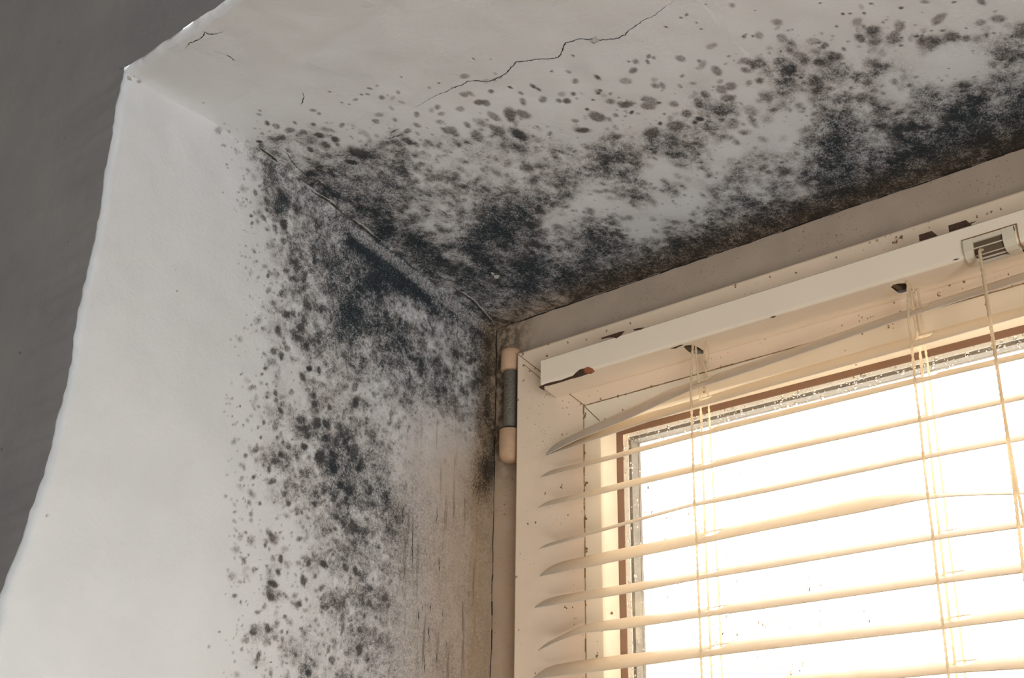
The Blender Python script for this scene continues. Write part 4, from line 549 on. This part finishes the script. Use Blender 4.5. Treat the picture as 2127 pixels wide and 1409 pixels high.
wj = 0.0018 * (lattice(Yj, Zj, 0.06, 51) - .5) + 0.0010 * (lattice(Yj, Zj, 0.015, 52) - .5)
cove_j = np.exp(-np.clip(zs(np.minimum(Yj, 0)) - Zj, 0, None) / 0.004) * 0.0022
Xj = (wj + cove_j) * sstep(0, 0.01, -Yj)
cX, cY, cZ = [Xj], [Yj], [Zj]
for k in range(1, 8):
    a = k / 7 * math.pi / 2
    cX.append(Xj[:, -1:] - RA * (1 - math.cos(a))); cY.append(Yj[:, -1:] - RA * math.sin(a)); cZ.append(Zj[:, -1:])
XX = np.concatenate(cX, 1); YY = np.concatenate(cY, 1); ZZ = np.concatenate(cZ, 1)
padc = lambda A: np.concatenate([A, np.zeros((A.shape[0], 7))], 1)
o = mesh_obj('wall_left', np.stack([XX, YY, ZZ], -1).reshape(-1, 3), grid_faces(*XX.shape), M['plaster'], True,
             attrs={'mould': padc(mould_j), 'growth': padc(dens_j), 'stain_and_warmth': padc(stain_warmth_j), 'streak': padc(streak_j)})
struct(o, 'white plaster side of the window recess, spotted with mould')
wall_left = o

# front wall face around the recess
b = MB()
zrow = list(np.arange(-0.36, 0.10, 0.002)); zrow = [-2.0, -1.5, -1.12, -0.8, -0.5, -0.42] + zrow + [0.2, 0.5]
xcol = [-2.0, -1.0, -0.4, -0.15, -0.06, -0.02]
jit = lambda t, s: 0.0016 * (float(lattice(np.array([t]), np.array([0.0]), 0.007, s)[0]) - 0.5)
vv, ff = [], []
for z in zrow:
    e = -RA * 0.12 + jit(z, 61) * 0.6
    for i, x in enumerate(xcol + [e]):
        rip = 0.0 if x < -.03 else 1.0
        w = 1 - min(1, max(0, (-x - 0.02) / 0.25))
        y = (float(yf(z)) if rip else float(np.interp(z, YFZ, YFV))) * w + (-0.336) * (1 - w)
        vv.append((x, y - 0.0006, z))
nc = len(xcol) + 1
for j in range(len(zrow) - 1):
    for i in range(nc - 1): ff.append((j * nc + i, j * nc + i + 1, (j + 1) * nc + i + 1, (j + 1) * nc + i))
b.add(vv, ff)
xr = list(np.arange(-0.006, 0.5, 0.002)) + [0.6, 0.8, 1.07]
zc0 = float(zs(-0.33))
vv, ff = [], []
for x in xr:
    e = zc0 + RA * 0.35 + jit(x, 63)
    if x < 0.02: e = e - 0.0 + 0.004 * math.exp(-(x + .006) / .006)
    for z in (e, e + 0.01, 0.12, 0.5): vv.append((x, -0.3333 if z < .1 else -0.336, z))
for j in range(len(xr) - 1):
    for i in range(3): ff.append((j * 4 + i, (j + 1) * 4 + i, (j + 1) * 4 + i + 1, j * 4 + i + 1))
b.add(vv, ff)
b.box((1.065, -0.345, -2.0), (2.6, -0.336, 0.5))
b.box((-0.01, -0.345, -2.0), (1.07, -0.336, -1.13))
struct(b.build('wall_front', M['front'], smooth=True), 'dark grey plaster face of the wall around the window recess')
# rest of the recess and the room
def plate(name, a, c, mat, label):
    q = MB(); q.box(a, c); return struct(q.build(name, mat), label)
plate('wall_right', (1.065, -0.334, -1.13), (1.08, 0.08, 0.075), M['room'], 'right side of the window recess')
plate('trim_1', (-0.012, -0.36, -1.145), (1.08, 0.08, -1.125), M['room'], 'window board below the window')
plate('floor', (-2.05, -3.6, -2.05), (2.65, -0.33, -2.0), M['floor'], 'floor of the room')
plate('ceiling_room', (-2.05, -3.6, 0.5), (2.65, -0.33, 0.55), M['room'], 'ceiling of the room')
plate('wall_back', (-2.05, -3.65, -2.05), (2.65, -3.6, 0.55), M['room'], 'wall behind the viewer')
plate('wall_west', (-2.05, -3.6, -2.05), (-2.0, -0.33, 0.55), M['room'], 'far side wall of the room')
plate('wall_east', (2.6, -3.6, -2.05), (2.65, -0.33, 0.55), M['room'], 'near side wall of the room')

b = MB()   # frame added round the fill light on the side wall
b.box((2.57, -2.72, -2.0), (2.6, -2.66, -0.66)); b.box((2.57, -1.54, -2.0), (2.6, -1.48, -0.66)); b.box((2.57, -2.66, -0.72), (2.6, -1.54, -0.66)); b.box((2.57, -2.66, -2.0), (2.6, -1.54, -1.95))
struct(b.build('fill_light_frame', M['bead']), 'added frame around the fill light on the side wall')

# cracks: narrow ragged dark strips laid on the plaster
def crack_mesh(name, lines, surf, parent, width, seed, mat=None):
    rng = random.Random(seed); q = MB()
    for L in lines:
        P = [Vector(p) for p in L]; pts = []
        for i in range(len(P) - 1):
            n = max(2, int((P[i + 1] - P[i]).length / 0.0012))
            for k in range(n): pts.append(P[i].lerp(P[i + 1], k / n))
        pts.append(P[-1])
        n = len(pts); v = []; f = []
        for i, p in enumerate(pts):
            t = (pts[min(i + 1, n - 1)] - pts[max(i - 1, 0)]).normalized()
            nr = Vector((0, 0, -1)) if surf == 'c' else Vector((1, 0, 0)) if surf == 'j' else Vector((.7, 0, -.7))
            s = t.cross(nr).normalized()
            w = width * min(1, 4 * min(i, n - 1 - i) / n + 0.15) * (0.5 + 0.9 * rng.random())
            p = p + s * (rng.random() - .5) * 0.0007
            if surf == 'c':
                p.z = surf_z(p.x, p.y) - 0.00012
            elif surf == 'j':
                p.x = surf_x(p.y, p.z) + 0.00012
            v += [p - s * w, p + s * w]
            if i: f.append((2 * i - 2, 2 * i - 1, 2 * i + 1, 2 * i))
        q.add(v, f)
    return q.build(name, mat or M['crack'], parent)
def surf_z(x, y):
    i = min(max(int(round((x + .008) / STEP)), 0), len(cx) - 1); j = min(max(int(round((0.012 - y) / STEP)), 0), len(cy) - 1)
    return float(Zc[j, i])
def surf_x(y, z):
    j = min(max(int(round((0.072 - z) / STEP)), 0), len(jz) - 1); i = min(max(int(round(-y / STEP)) + 1, 0), len(jt) - 1)
    return float(Xj[j, i])
crack_mesh('crack', CRACKS['ceiling'][:1], 'c', ceiling, 0.00034, 3)
crack_mesh('crack', CRACKS['ceiling'][1:4], 'c', ceiling, 0.00032, 4)
crack_mesh('crack', CRACKS['ceiling'][4:], 'c', ceiling, 0.00030, 5)
crack_mesh('crack', CRACKS['jamb'], 'j', wall_left, 0.00030, 6)
rid = [[(p[0] + .0025, p[1], p[2] - 0.0018) for p in L] for L in CRACKS['ridge']]
crack_mesh('crack', rid, 'r', ceiling, 0.00065, 7)
crack_mesh('crack_highlight', [[(p[0] + .0012, p[1] + .001, p[2] + .0004) for p in L] for L in rid], 'r', ceiling, 0.00028, 8, M['flake_highlight'])  # pale strips paint a highlight along the ridge cracks

# ------------------------------------------------------------------ the window
win = empty('window_1', (0.53, 0.0, -1.10)); struct(win, 'yellowed white plastic casement window with brown gasket')
def ring(name, prof, x0, x1, z0, z1, mat, parent, hoff=0.0, smooth=False):
    """closed profile (offset from the outer edge, y) swept round a rectangle with mitred corners"""
    v, f = [], []
    n = len(prof)
    for o_, y in prof:
        oh = o_ - hoff if o_ > 0.01 else o_
        v += [(x0 + o_, y, z1 - oh), (x1 - o_, y, z1 - oh), (x1 - o_, y, z0 + oh), (x0 + o_, y, z0 + oh)]
    for i in range(n):
        j = (i + 1) % n
        for k in range(4):
            l = (k + 1) % 4
            f.append((i * 4 + k, i * 4 + l, j * 4 + l, j * 4 + k))
    return mesh_obj(name, v, f, mat, smooth, parent)
ring('outer_frame', [(-.012, 0), (.0365, 0), (.0368, .0005), (.0368, .032), (.06, .032), (.06, .07), (-.012, .07)], 0, 1.065, -1.125, 0, M['frame'], win)
SX0, SX1, SZ0, SZ1, HO = .0375, 1.0275, -1.09, -.0355, .007
ring('sash', [(0, -.0165), (.0004, -.0175), (.0014, -.018), (.0608, -.018), (.0611, -.0170), (.0611, .03), (0, .03)], SX0, SX1, SZ0, SZ1, M['sash'], win, HO)
ring('glazing_bead', [(.0614, -.017), (.0617, -.018), (.0745, -.018), (.0752, -.0178), (.0760, -.0165), (.0795, -.006), (.0795, -.0045), (.0614, -.0045)], SX0, SX1, SZ0, SZ1, M['bead'], win, HO)
ring('gasket', [(.0794, -.0064), (.0799, -.0062), (.0826, -.0040), (.0826, -.0031), (.0794, -.0031)], SX0, SX1, SZ0, SZ1, M['gasket'], win, HO)
ring('edge_highlight', [(.0795, .0001), (.0838, .0001), (.0838, .0012), (.0795, .0012)], SX0, SX1, SZ0, SZ1, M['edge_glint'], win, HO)  # white ring paints the bright highlight along the glass edge
ring('spacer_bar', [(.0795, .0013), (.0860, .0013), (.0860, .0085), (.0857, .0087), (.0857, .0090), (.0860, .0092), (.0860, .0115), (.0795, .0115)], SX0, SX1, SZ0, SZ1, M['spacer'], win, HO)
for nm, ya, yb in (('glass_pane', -.0030, 0.0), ('glass_pane', .0117, .0147)):
    q = MB(); q.box((SX0 + .0796, ya, SZ0 + .0726), (SX1 - .0796, yb, SZ1 - .0726)); q.build(nm, M['glass'], win)
# mitre joints of the sash corner
def strip(q, a, c, w, h=0.0002, nrm=(0, -1, 0)):
    a, c, nrm = Vector(a), Vector(c), Vector(nrm); t = (c - a).normalized(); s = t.cross(nrm) * w
    q.add([a - s, a + s, c + s, c - s, a - s + nrm * h, a + s + nrm * h, c + s + nrm * h, c - s + nrm * h],
          [(4, 5, 6, 7), (0, 1, 5, 4), (1, 2, 6, 5), (2, 3, 7, 6), (3, 0, 4, 7)])
q = MB()
strip(q, (.0385, -.018, -.0365), (.0985, -.018, -.0890), .00025)
strip(q, (.0440, -.018, -.0455), (.0665, -.018, -.0665), .00018)
strip(q, (.0990, -.018, -.0900), (.1122, -.018, -.1035), .0003)
q.build('mitre_joint', M['grime'], win)
q = MB(); rngj = random.Random(9)
x = SX0 + .0612; z = SZ1 - .0543
zz = z
while zz > -0.33:
    l = 0.003 + rngj.random() * 0.006
    strip(q, (x + (rngj.random() - .5) * .0004, -.0181, zz), (x + (rngj.random() - .5) * .0004, -.0181, zz - l), .00006 + rngj.random() ** 2 * .00045)
    zz -= l
xx = x
while xx < 0.46:
    l = 0.003 + rngj.random() * 0.006
    strip(q, (xx, -.0181, z + (rngj.random() - .5) * .0003), (xx + l, -.0181, z + (rngj.random() - .5) * .0003), .00006 + rngj.random() ** 2 * .0003)
    xx += l
q.build('joint_grime', M['grime'], win)

# grime spots on the sash
def unproject(px, py, yplane):
    d = [CR[0][i] * (px - 1063.5) / 2679.95 + CR[1][i] * (py - 704.5) / 2679.95 + CR[2][i] for i in range(3)]
    t = (yplane - CAM_POS[1]) / d[1]
    return (CAM_POS[0] + d[0] * t, yplane, CAM_POS[2] + d[2] * t)
q = MB(); rng = random.Random(5)
for x, z, r in GRIME:
    for k in range(7):
        a = rng.random() * 6.28; dd = (rng.random() ** 0.8) * r * 0.9
        q.blob((x + dd * math.cos(a), -.01795, z + dd * math.sin(a) * 1.3), (1, 0, 0), (0, 0, 1), (0, -1, 0), r * (0.18 + 0.5 * rng.random() * (1 - dd / r * .6)), rng, 0.0003, 9, 0.6)
g = q.build('mould_specks', M['grime'], win); g['kind'] = 'stuff'

# hinge
def lathe(name, cx_, cy_, prof, mat, parent, n=28):
    v, f = [], []
    for r, z in prof:
        for k in range(n):
            a = 2 * math.pi * k / n; v.append((cx_ + r * math.cos(a), cy_ + r * math.sin(a), z))
    for i in range(len(prof) - 1):
        for k in range(n): f.append((i * n + k, i * n + (k + 1) % n, (i + 1) * n + (k + 1) % n, (i + 1) * n + k))
    f.append(tuple(range(n - 1, -1, -1))); f.append(tuple((len(prof) - 1) * n + k for k in range(n)))
    return mesh_obj(name, v, f, mat, True, parent)
HX, HY = .0258, -.0110
hb = lathe('hinge', HX, HY, [(.0050, -.0925), (.0053, -.0915), (.0053, -.0440), (.0050, -.0430)], M['metal'], win)
def attach_sub(o, parent): o.parent = parent; return o
c1 = lathe('hinge_cap', HX - .0002, HY, [(.0030, -.0270), (.0060, -.0276), (.0073, -.0292), (.0075, -.0310), (.0075, -.0440), (.0070, -.0446), (.0054, -.0447)], M['cap'], None)
c2 = lathe('hinge_cap', HX - .0002, HY, [(.0056, -.0893), (.0072, -.0895), (.0078, -.0902), (.0078, -.1075), (.0073, -.1105), (.0056, -.1128), (.0030, -.1138)], M['cap'], None)
c3 = lathe('hinge_washer', HX - .0002, HY, [(.0056, -.0884), (.0070, -.0885), (.0070, -.0891), (.0056, -.0892)], M['dark'], None)
q = MB(); q.box((HX - .0035, HY + .003, -.100), (HX + .0035, .0002, -.034)); c4 = q.build('hinge_leaf', M['metal'], None)
for c in (c1, c2, c3, c4): attach_sub(c, hb)

# condensation on the inside of the glass
q = MB(); rng = random.Random(17)
def drop(q, x, y, z, r, el, n=7):
    v = [(x, y - r * 0.42, z)]
    for ring_, hh in ((0.6, 0.33), (1.0, 0.0)):
        for k in range(n):
            a = 2 * math.pi * k / n; w = r * ring_ * (0.85 + 0.3 * rng.random())
            v.append((x + w * math.cos(a), y - r * hh, z + w * math.sin(a) * el))
    f = [(0, 1 + (k + 1) % n, 1 + k) for k in range(n)] + [(1 + k, 1 + (k + 1) % n, 1 + n + (k + 1) % n, 1 + n + k) for k in range(n)]
    f.append(tuple(1 + n + k for k in range(n)))
    q.add(v, f)
GX, GZ = SX0 + .0828, SZ1 - .0758
for _ in range(640):
    if rng.random() < 0.72:
        x = GX + rng.random() * 0.33; z = GZ - abs(rng.gauss(0.004, 0.0035)); 
    else:
        x = GX + abs(rng.gauss(0.002, 0.005)); z = GZ - rng.random() * 0.2
    if z > GZ: continue
    drop(q, x, -.0030, z, 0.00025 + 0.0010 * rng.random() ** 3.5, 1 + rng.random() * 0.5)
for cx0, cz0, n_, sx, sz in ((.205, -.262, 120, .012, .02), (.235, -.255, 90, .014, .02), (.165, -.205, 50, .02, .03), (.19, -.24, 60, .008, .03), (.27, -.25, 60, .02, .02), (.15, -.155, 30, .01, .02)):
    for _ in range(n_):
        drop(q, rng.gauss(cx0, sx), -.0030, rng.gauss(cz0, sz), 0.0003 + 0.0009 * rng.random() ** 2, 1 + rng.random())
o = q.build('condensation', M['water'], None, True)
o['kind'] = 'stuff'; o['label'] = 'condensation droplets on the inside of the window glass'; o['category'] = 'water'

# ------------------------------------------------------------------ venetian blind
BE = empty('venetian_blind', (0.50, -0.033, -0.07))
BE['label'] = 'cream venetian blind with chipped white headrail and tilted slats hanging at the window'
BE['category'] = 'blind'
X_END = 0.99
# headrail: thin sheet-metal channel with cord holes in the underside
def xend(y): return .0745 + (-y - .018) / .027 * .0090
prof = [(-.0183, -.0785), (-.0183, -.0615), (-.0192, -.0606), (-.0440, -.0606), (-.0450, -.0615)]
prof += [(-.0450, -.0765)] + [(-.0430 - .0020 * math.cos(a), -.0770 - .0020 * math.sin(a)) for a in [math.pi / 2 * k / 6 for k in range(1, 7)]]
bm = bmesh.new()
n = len(prof)
L_ = [bm.verts.new((xend(y), y, z)) for y, z in prof]; R_ = [bm.verts.new((X_END, y, z)) for y, z in prof]
for i in range(n - 1): bm.faces.new((L_[i], L_[i + 1], R_[i + 1], R_[i]))
bm.faces.new(L_); bm.faces.new(R_[::-1])
HOLES = [HOLE1, HOLE2]
loop = [L_[-1], R_[-1], R_[0], L_[0]]
edges = []
for i in range(4):
    e = bm.edges.get((loop[i], loop[(i + 1) % 4])) or bm.edges.new((loop[i], loop[(i + 1) % 4])); edges.append(e)
for h in HOLES:
    hv = [bm.verts.new((x, y, -.0785 - .0005 * (-y - .0183) / .0247)) for x, y in h]
    for i in range(len(hv)): edges.append(bm.edges.new((hv[i], hv[(i + 1) % len(hv)])))
bmesh.ops.triangle_fill(bm, use_beauty=True, use_dissolve=False, edges=edges)
bmesh.ops.recalc_face_normals(bm, faces=bm.faces)
me = bpy.data.meshes.new('headrail'); bm.to_mesh(me); bm.free(); me.materials.append(M['headrail'])
for p in me.polygons: p.use_smooth = len(p.vertices) == 4
head = bpy.data.objects.new('headrail', me); COL.objects.link(head); attach(head, BE)
mod = head.modifiers.new('sheet', 'SOLIDIFY'); mod.thickness = 0.0006; mod.offset = -1
es = head.modifiers.new('split', 'EDGE_SPLIT'); es.split_angle = math.radians(40)
# chipped paint
def rail_profile(s, h):
    """s: distance round the rail, 0 in the middle of the rounded crease, + up the front, - along the underside"""
    q = .0020 * math.pi / 4
    if s >= q: return (-.0450 - h, -.0770 + (s - q))
    if s <= -q: return (-.0430 + (-s - q), -.0790 - h)
    a = math.pi / 4 - s / .0020
    return (-.0430 - (.0020 + h) * math.cos(a), -.0770 - (.0020 + h) * math.sin(a))
def chip(name, poly, mat, h=.00015):
    bm = bmesh.new(); vs_ = [bm.verts.new((p[0], p[1], 0)) for p in poly]; bm.faces.new(vs_)
    bmesh.ops.triangulate(bm, faces=bm.faces[:])
    for _ in range(3): bmesh.ops.subdivide_edges(bm, edges=bm.edges[:], cuts=1, use_grid_fill=True)
    bmesh.ops.triangulate(bm, faces=bm.faces[:])
    for v in bm.verts:
        x, s_ = v.co.x, v.co.y; y, z = rail_profile(s_, h); v.co = (x, y, z)
    me = bpy.data.meshes.new(name); bm.to_mesh(me); bm.free(); me.materials.append(mat)
    o = bpy.data.objects.new(name, me); COL.objects.link(o)
    o.parent = head
    md = o.modifiers.new('thickness', 'SOLIDIFY'); md.thickness = 0.0003; md.offset = 0
    return o
for poly, mt in CHIPS: chip('paint_chip', poly, M[mt])
for h in HOLES:
    hx = sum(p[0] for p in h) / len(h)
    q = MB(); q.box((hx - .013, -.042, -.0745), (hx + .013, -.0205, -.0725)); q.box((hx - .004, -.037, -.0778), (hx - .001, -.028, -.0745))
    q.build('hole_shade_plate', M['inner_shade'], BE)  # dark plates added to deepen the shade inside the cord holes
# brackets peeping over the rail
for x0, x1, h in ((.3550, .3625, .0050), (.3720, .3820, .0050), (.5300, .5400, .005), (.75, .76, .005)):
    q = MB(); q.box((x0, -.0420, -.0603), (x1, -.0330, -.0605 + h)); q.box((x0 + .001, -.0330, -.0595), (x1 - .001, -.0186, -.0580 + h * .3))
    q.build('bracket', M['chip'], BE)

# slats
def slat(rows, idx):
    if rows[-1][0] < .45:
        (xa, za, ta), (xb, zb, tb) = rows[-2], rows[-1]
        rows = list(rows) + [(.46, zb + (zb - za) / (xb - xa) * (.46 - xb), tb)]
    xs = np.array([r[0] for r in rows]); zz = np.array([r[1] for r in rows]); tt = np.radians([r[2] for r in rows])
    x0 = xs[0]; x1 = X_END - 0.01
    brk = list(np.arange(x0 + .004, x1, .004))
    holes = [(l - .0005, l + .0085) for l in LADX]
    for a, b_ in holes: brk += [a, b_]
    ends = [x0 + d for d in (0, .0006, .0015, .0028)]
    X = sorted(set([round(v, 5) for v in brk if v > x0 + .0035] + ends + [x1]))
    ws = [-1, -.93, -.7, -.45, -.2, 0.0, .22, .45, .7, .93, 1]
    V, F = [], []
    zi = lambda x: np.interp(x, xs, zz); ti = lambda x: np.interp(x, xs, tt)
    ker = [-.006, -.003, 0, .003, .006]
    for x in X:
        zc_ = float(np.mean([zi(max(x + k, x0)) for k in ker])) if x > x0 + .007 else float(zi(x))
        t = float(np.mean([ti(max(x + k, x0)) for k in ker]))
        d = x - x0
        hw = .0125 * (1 - 0.14 * max(0, 1 - d / .0028) ** 2)
        for w in ws:
            crown = .0011 * (1 - w * w)
            lx = -crown * 0; a = w * hw
            y = -.033 + a * math.cos(t) - crown * math.sin(t)
            z = zc_ + a * math.sin(t) + crown * math.cos(t)
            V.append((x, y, z))
    nw = len(ws)
    for i in range(len(X) - 1):
        xm = (X[i] + X[i + 1]) / 2
        inh = any(a < xm < b_ for a, b_ in holes)
        for k in range(nw - 1):
            if inh and ws[k] >= -.21 and ws[k + 1] <= .46: continue
            F.append((i * nw + k, (i + 1) * nw + k, (i + 1) * nw + k + 1, i * nw + k + 1))
    o = mesh_obj('slat', V, F, M['slat'], True, BE)
    md = o.modifiers.new('thickness', 'SOLIDIFY'); md.thickness = .0003; md.offset = 0
    return o
LADX = [.2015, .3435, .60, .86]
ALL = [list(r) for r in SLATS]
for k in range(1, 9):
    base = SLATS[-1]; rr = random.Random(k)
    ALL.append([(x, z - .0213 * k, 26 + rr.random() * 2) for x, z, t in base])
for i, r in enumerate(ALL): slat(r, i)
ZB = ALL[-1][0][1] - .02
q = MB(); q.box((.078, -.045, ZB - .006), (X_END - .01, -.021, ZB + .006)); q.build('bottom_rail', M['headrail'], BE)

# cords
def twisted(i, a): return 0.28 * math.sin(2 * math.pi * (a * 2 + i * 0.22))
def cord(name, pts, r, step=.0008, tw=True, n=8):
    P = [Vector(p) for p in pts]; out = []
    for i in range(len(P) - 1):
        k = max(1, int((P[i + 1] - P[i]).length / step))
        for j in range(k): out.append(P[i].lerp(P[i + 1], j / k))
    out.append(P[-1])
    q = MB(); q.tube(out, r, n, twisted if tw else None); return q.build(name, M['cord'], BE, True)
def slat_at(i, x):
    r = ALL[i]; return float(np.interp(x, [p[0] for p in r], [p[1] for p in r])), math.radians(float(np.interp(x, [p[0] for p in r], [p[2] for p in r])))
for li, lx in enumerate(LADX):
    fine = lx < .45
    for side, nm in ((-1, 'ladder_cord'), (1, 'ladder_cord')):
        pts = [(lx + .001, -.033 + side * .006, -.0775)]
        rng = random.Random(li * 10 + side)
        for i in range(len(ALL)):
            z, t = slat_at(i, lx)
            y = -.033 + side * (.0125 * math.cos(t) + .0006); zz = z + side * .0125 * math.sin(t)
            if i < 2: y += side * 0.0
            pts.append((lx + (.001 if side < 0 else -.001) + (rng.random() - .5) * .0004, y, zz))
        pts.append((lx, -.033 + side * .011, ZB))
        cord(nm, pts, .00068 if side < 0 else .00058, .0008 if fine else .006, fine, 8 if fine else 5)
    for i in range(len(ALL) if fine else 0):
        z, t = slat_at(i, lx)
        A = (lx + .0008, -.033 - .0130 * math.cos(t), z - .0130 * math.sin(t) - .0003); B = (lx + .0008, -.033 + .0130 * math.cos(t), z + .0130 * math.sin(t) - .0003)
        mid = (lx + .0030, -.033, z - .0008)
        q = MB(); q.tube([A, mid, B], .00030, 5); q.build('ladder_rung', M['cord'], BE)
    cord('lift_cord', [(lx - .0005, -.034, -.0775), (lx + .0005, -.033, -.12), (lx - .0004, -.0332, -.2), (lx, -.033, ZB)], .00068, .001 if fine else .01, fine, 8 if fine else 5)
# the slack first loop of the left ladder
lp = []
for k in range(40):
    a = k / 39
    lp.append((.2075 + .004 * math.sin(a * 9.0) + .002 * a, -.036 - .004 * math.cos(a * 7), -.0795 - .018 * a + .004 * math.sin(a * 14)))
cord('slack_cord', lp, .0004, .0006)
# cord lock on the rail
q = MB(); qd = MB()
def LP(s):
    if s > .0015: return (-.0450, -.0785 + s)
    if s > -.0015: return (-.0446 + (.0015 - s) * .25, -.0785 + s * .6)
    return (-.0437 + (-s - .0015), -.0793)
CLX0, CLX1 = CL[0], CL[1]; S1, S0 = CL[2], CL[3]
def wrap(q, xa, xb, sa, sb, t0, t1, seg=8):
    V, F = [], []
    for k in range(seg + 1):
        s = sa + (sb - sa) * k / seg
        y, z = LP(s); ang = 0 if s > .0015 else (math.pi / 2 if s < -.0015 else math.pi / 4)
        ny, nz = -math.cos(ang), -math.sin(ang)
        for x in (xa, xb):
            for t in (t0, t1): V.append((x, y + ny * t, z + nz * t))
    for k in range(seg):
        a = k * 4; b_ = a + 4
        F += [(a + 1, a + 3, b_ + 3, b_ + 1), (a, b_, b_ + 2, a + 2), (a, a + 1, b_ + 1, b_), (a + 2, b_ + 2, b_ + 3, a + 3)]
    F += [(0, 2, 3, 1), (seg * 4, seg * 4 + 1, seg * 4 + 3, seg * 4 + 2)]
    q.add(V, F)
wrap(q, CLX0, CLX0 + .0050, S1, S0, .0001, .0018)
wrap(q, CLX1 - .0062, CLX1, S1, S0, .0001, .0018)
wrap(q, CLX0, CLX1, S1 - .0026, S1, .0001, .0016, 2)
wrap(q, CLX0, CLX1, S0, S0 + .0022, .0001, .0016, 2)
lock = q.build('cord_lock', M['housing'], BE)
wrap(qd, CLX0 + .0045, CLX1 - .0055, S1 - .002, S0 + .002, .0001, .0004)  # dark sheet on the rail paints the shade of an opening
og = qd.build('lock_shade_panel', M['inner_shade'], None); og.parent = lock
q = MB()
for k in range(1, 4):
    s = S1 - .0026 + (S0 + .0022 - S1 + .0026) * k / 4
    wrap(q, CLX0 + .0045, CLX1 - .0055, s - .00025, s + .00025, .0003, .0012, 1)
oq = q.build('lock_rib', M['housing'], None); oq.parent = lock
q = MB(); wrap(q, CLX1 + .0012, CLX1 + .0017, S1 + .001, S0 + .001, .0001, .0006); q.build('seam', M['grime'], BE)
q = MB(); wrap(q, CLX0 - .001, CLX1 + .0015, S1 + .0008, S1 + .0012, .0001, .0006, 2); q.build('seam', M['grime'], BE)
# pull cords
px0 = CLX0 + .0085
cord('pull_cord', [(px0, -.0445, -.0760), (px0, -.0475, -.0785), (px0 + .0002, -.0478, -.10), (.3898, -.0478, -.1783), (.3895, -.0478, -.21), (.3885, -.0478, -.2442), (.387, -.0478, -.36)], .0008)
cord('pull_cord', [(px0 + .001, -.0450, -.0770), (px0 + .0006, -.0489, -.0790), (px0 + .0010, -.0490, -.10), (.3903, -.0490, -.1700), (.3915, -.0490, -.21), (.3935, -.0490, -.2442), (.396, -.0490, -.36)], .0007)

# lifted flakes of plaster and torn caulk in the corner
FL = MB(); rng = random.Random(3)
for (p, r) in FLAKES:
    FL.blob(p, (1, 0, .1), (0, 1, -.1), (0.1, 0, -1), r, rng, .0012, 7, .6)
FL.build('plaster_flakes', M['flake_highlight'], ceiling)
q = MB()
CAULK = [(.0006, -.0004, -.0005)]
zz = -.002; rng = random.Random(4); prevx = .0012
while zz > -.34:
    l = .004 + rng.random() * .008; nx = .0008 + rng.random() * .0009
    strip(q, (prevx, -.0004, zz), (nx, -.0004, zz - l), .0001 + .0004 * rng.random(), .0002); prevx = nx; zz -= l
xx = .002; prevz = -.0008
while xx < .45:
    l = .004 + rng.random() * .008; nz = -.0003 - rng.random() * .0007
    strip(q, (xx, -.0004, prevz), (xx + l, -.0004, nz), .00015 + .0004 * rng.random(), .0002); prevz = nz; xx += l
q.build('shrunken_caulk', M['dark'], win)
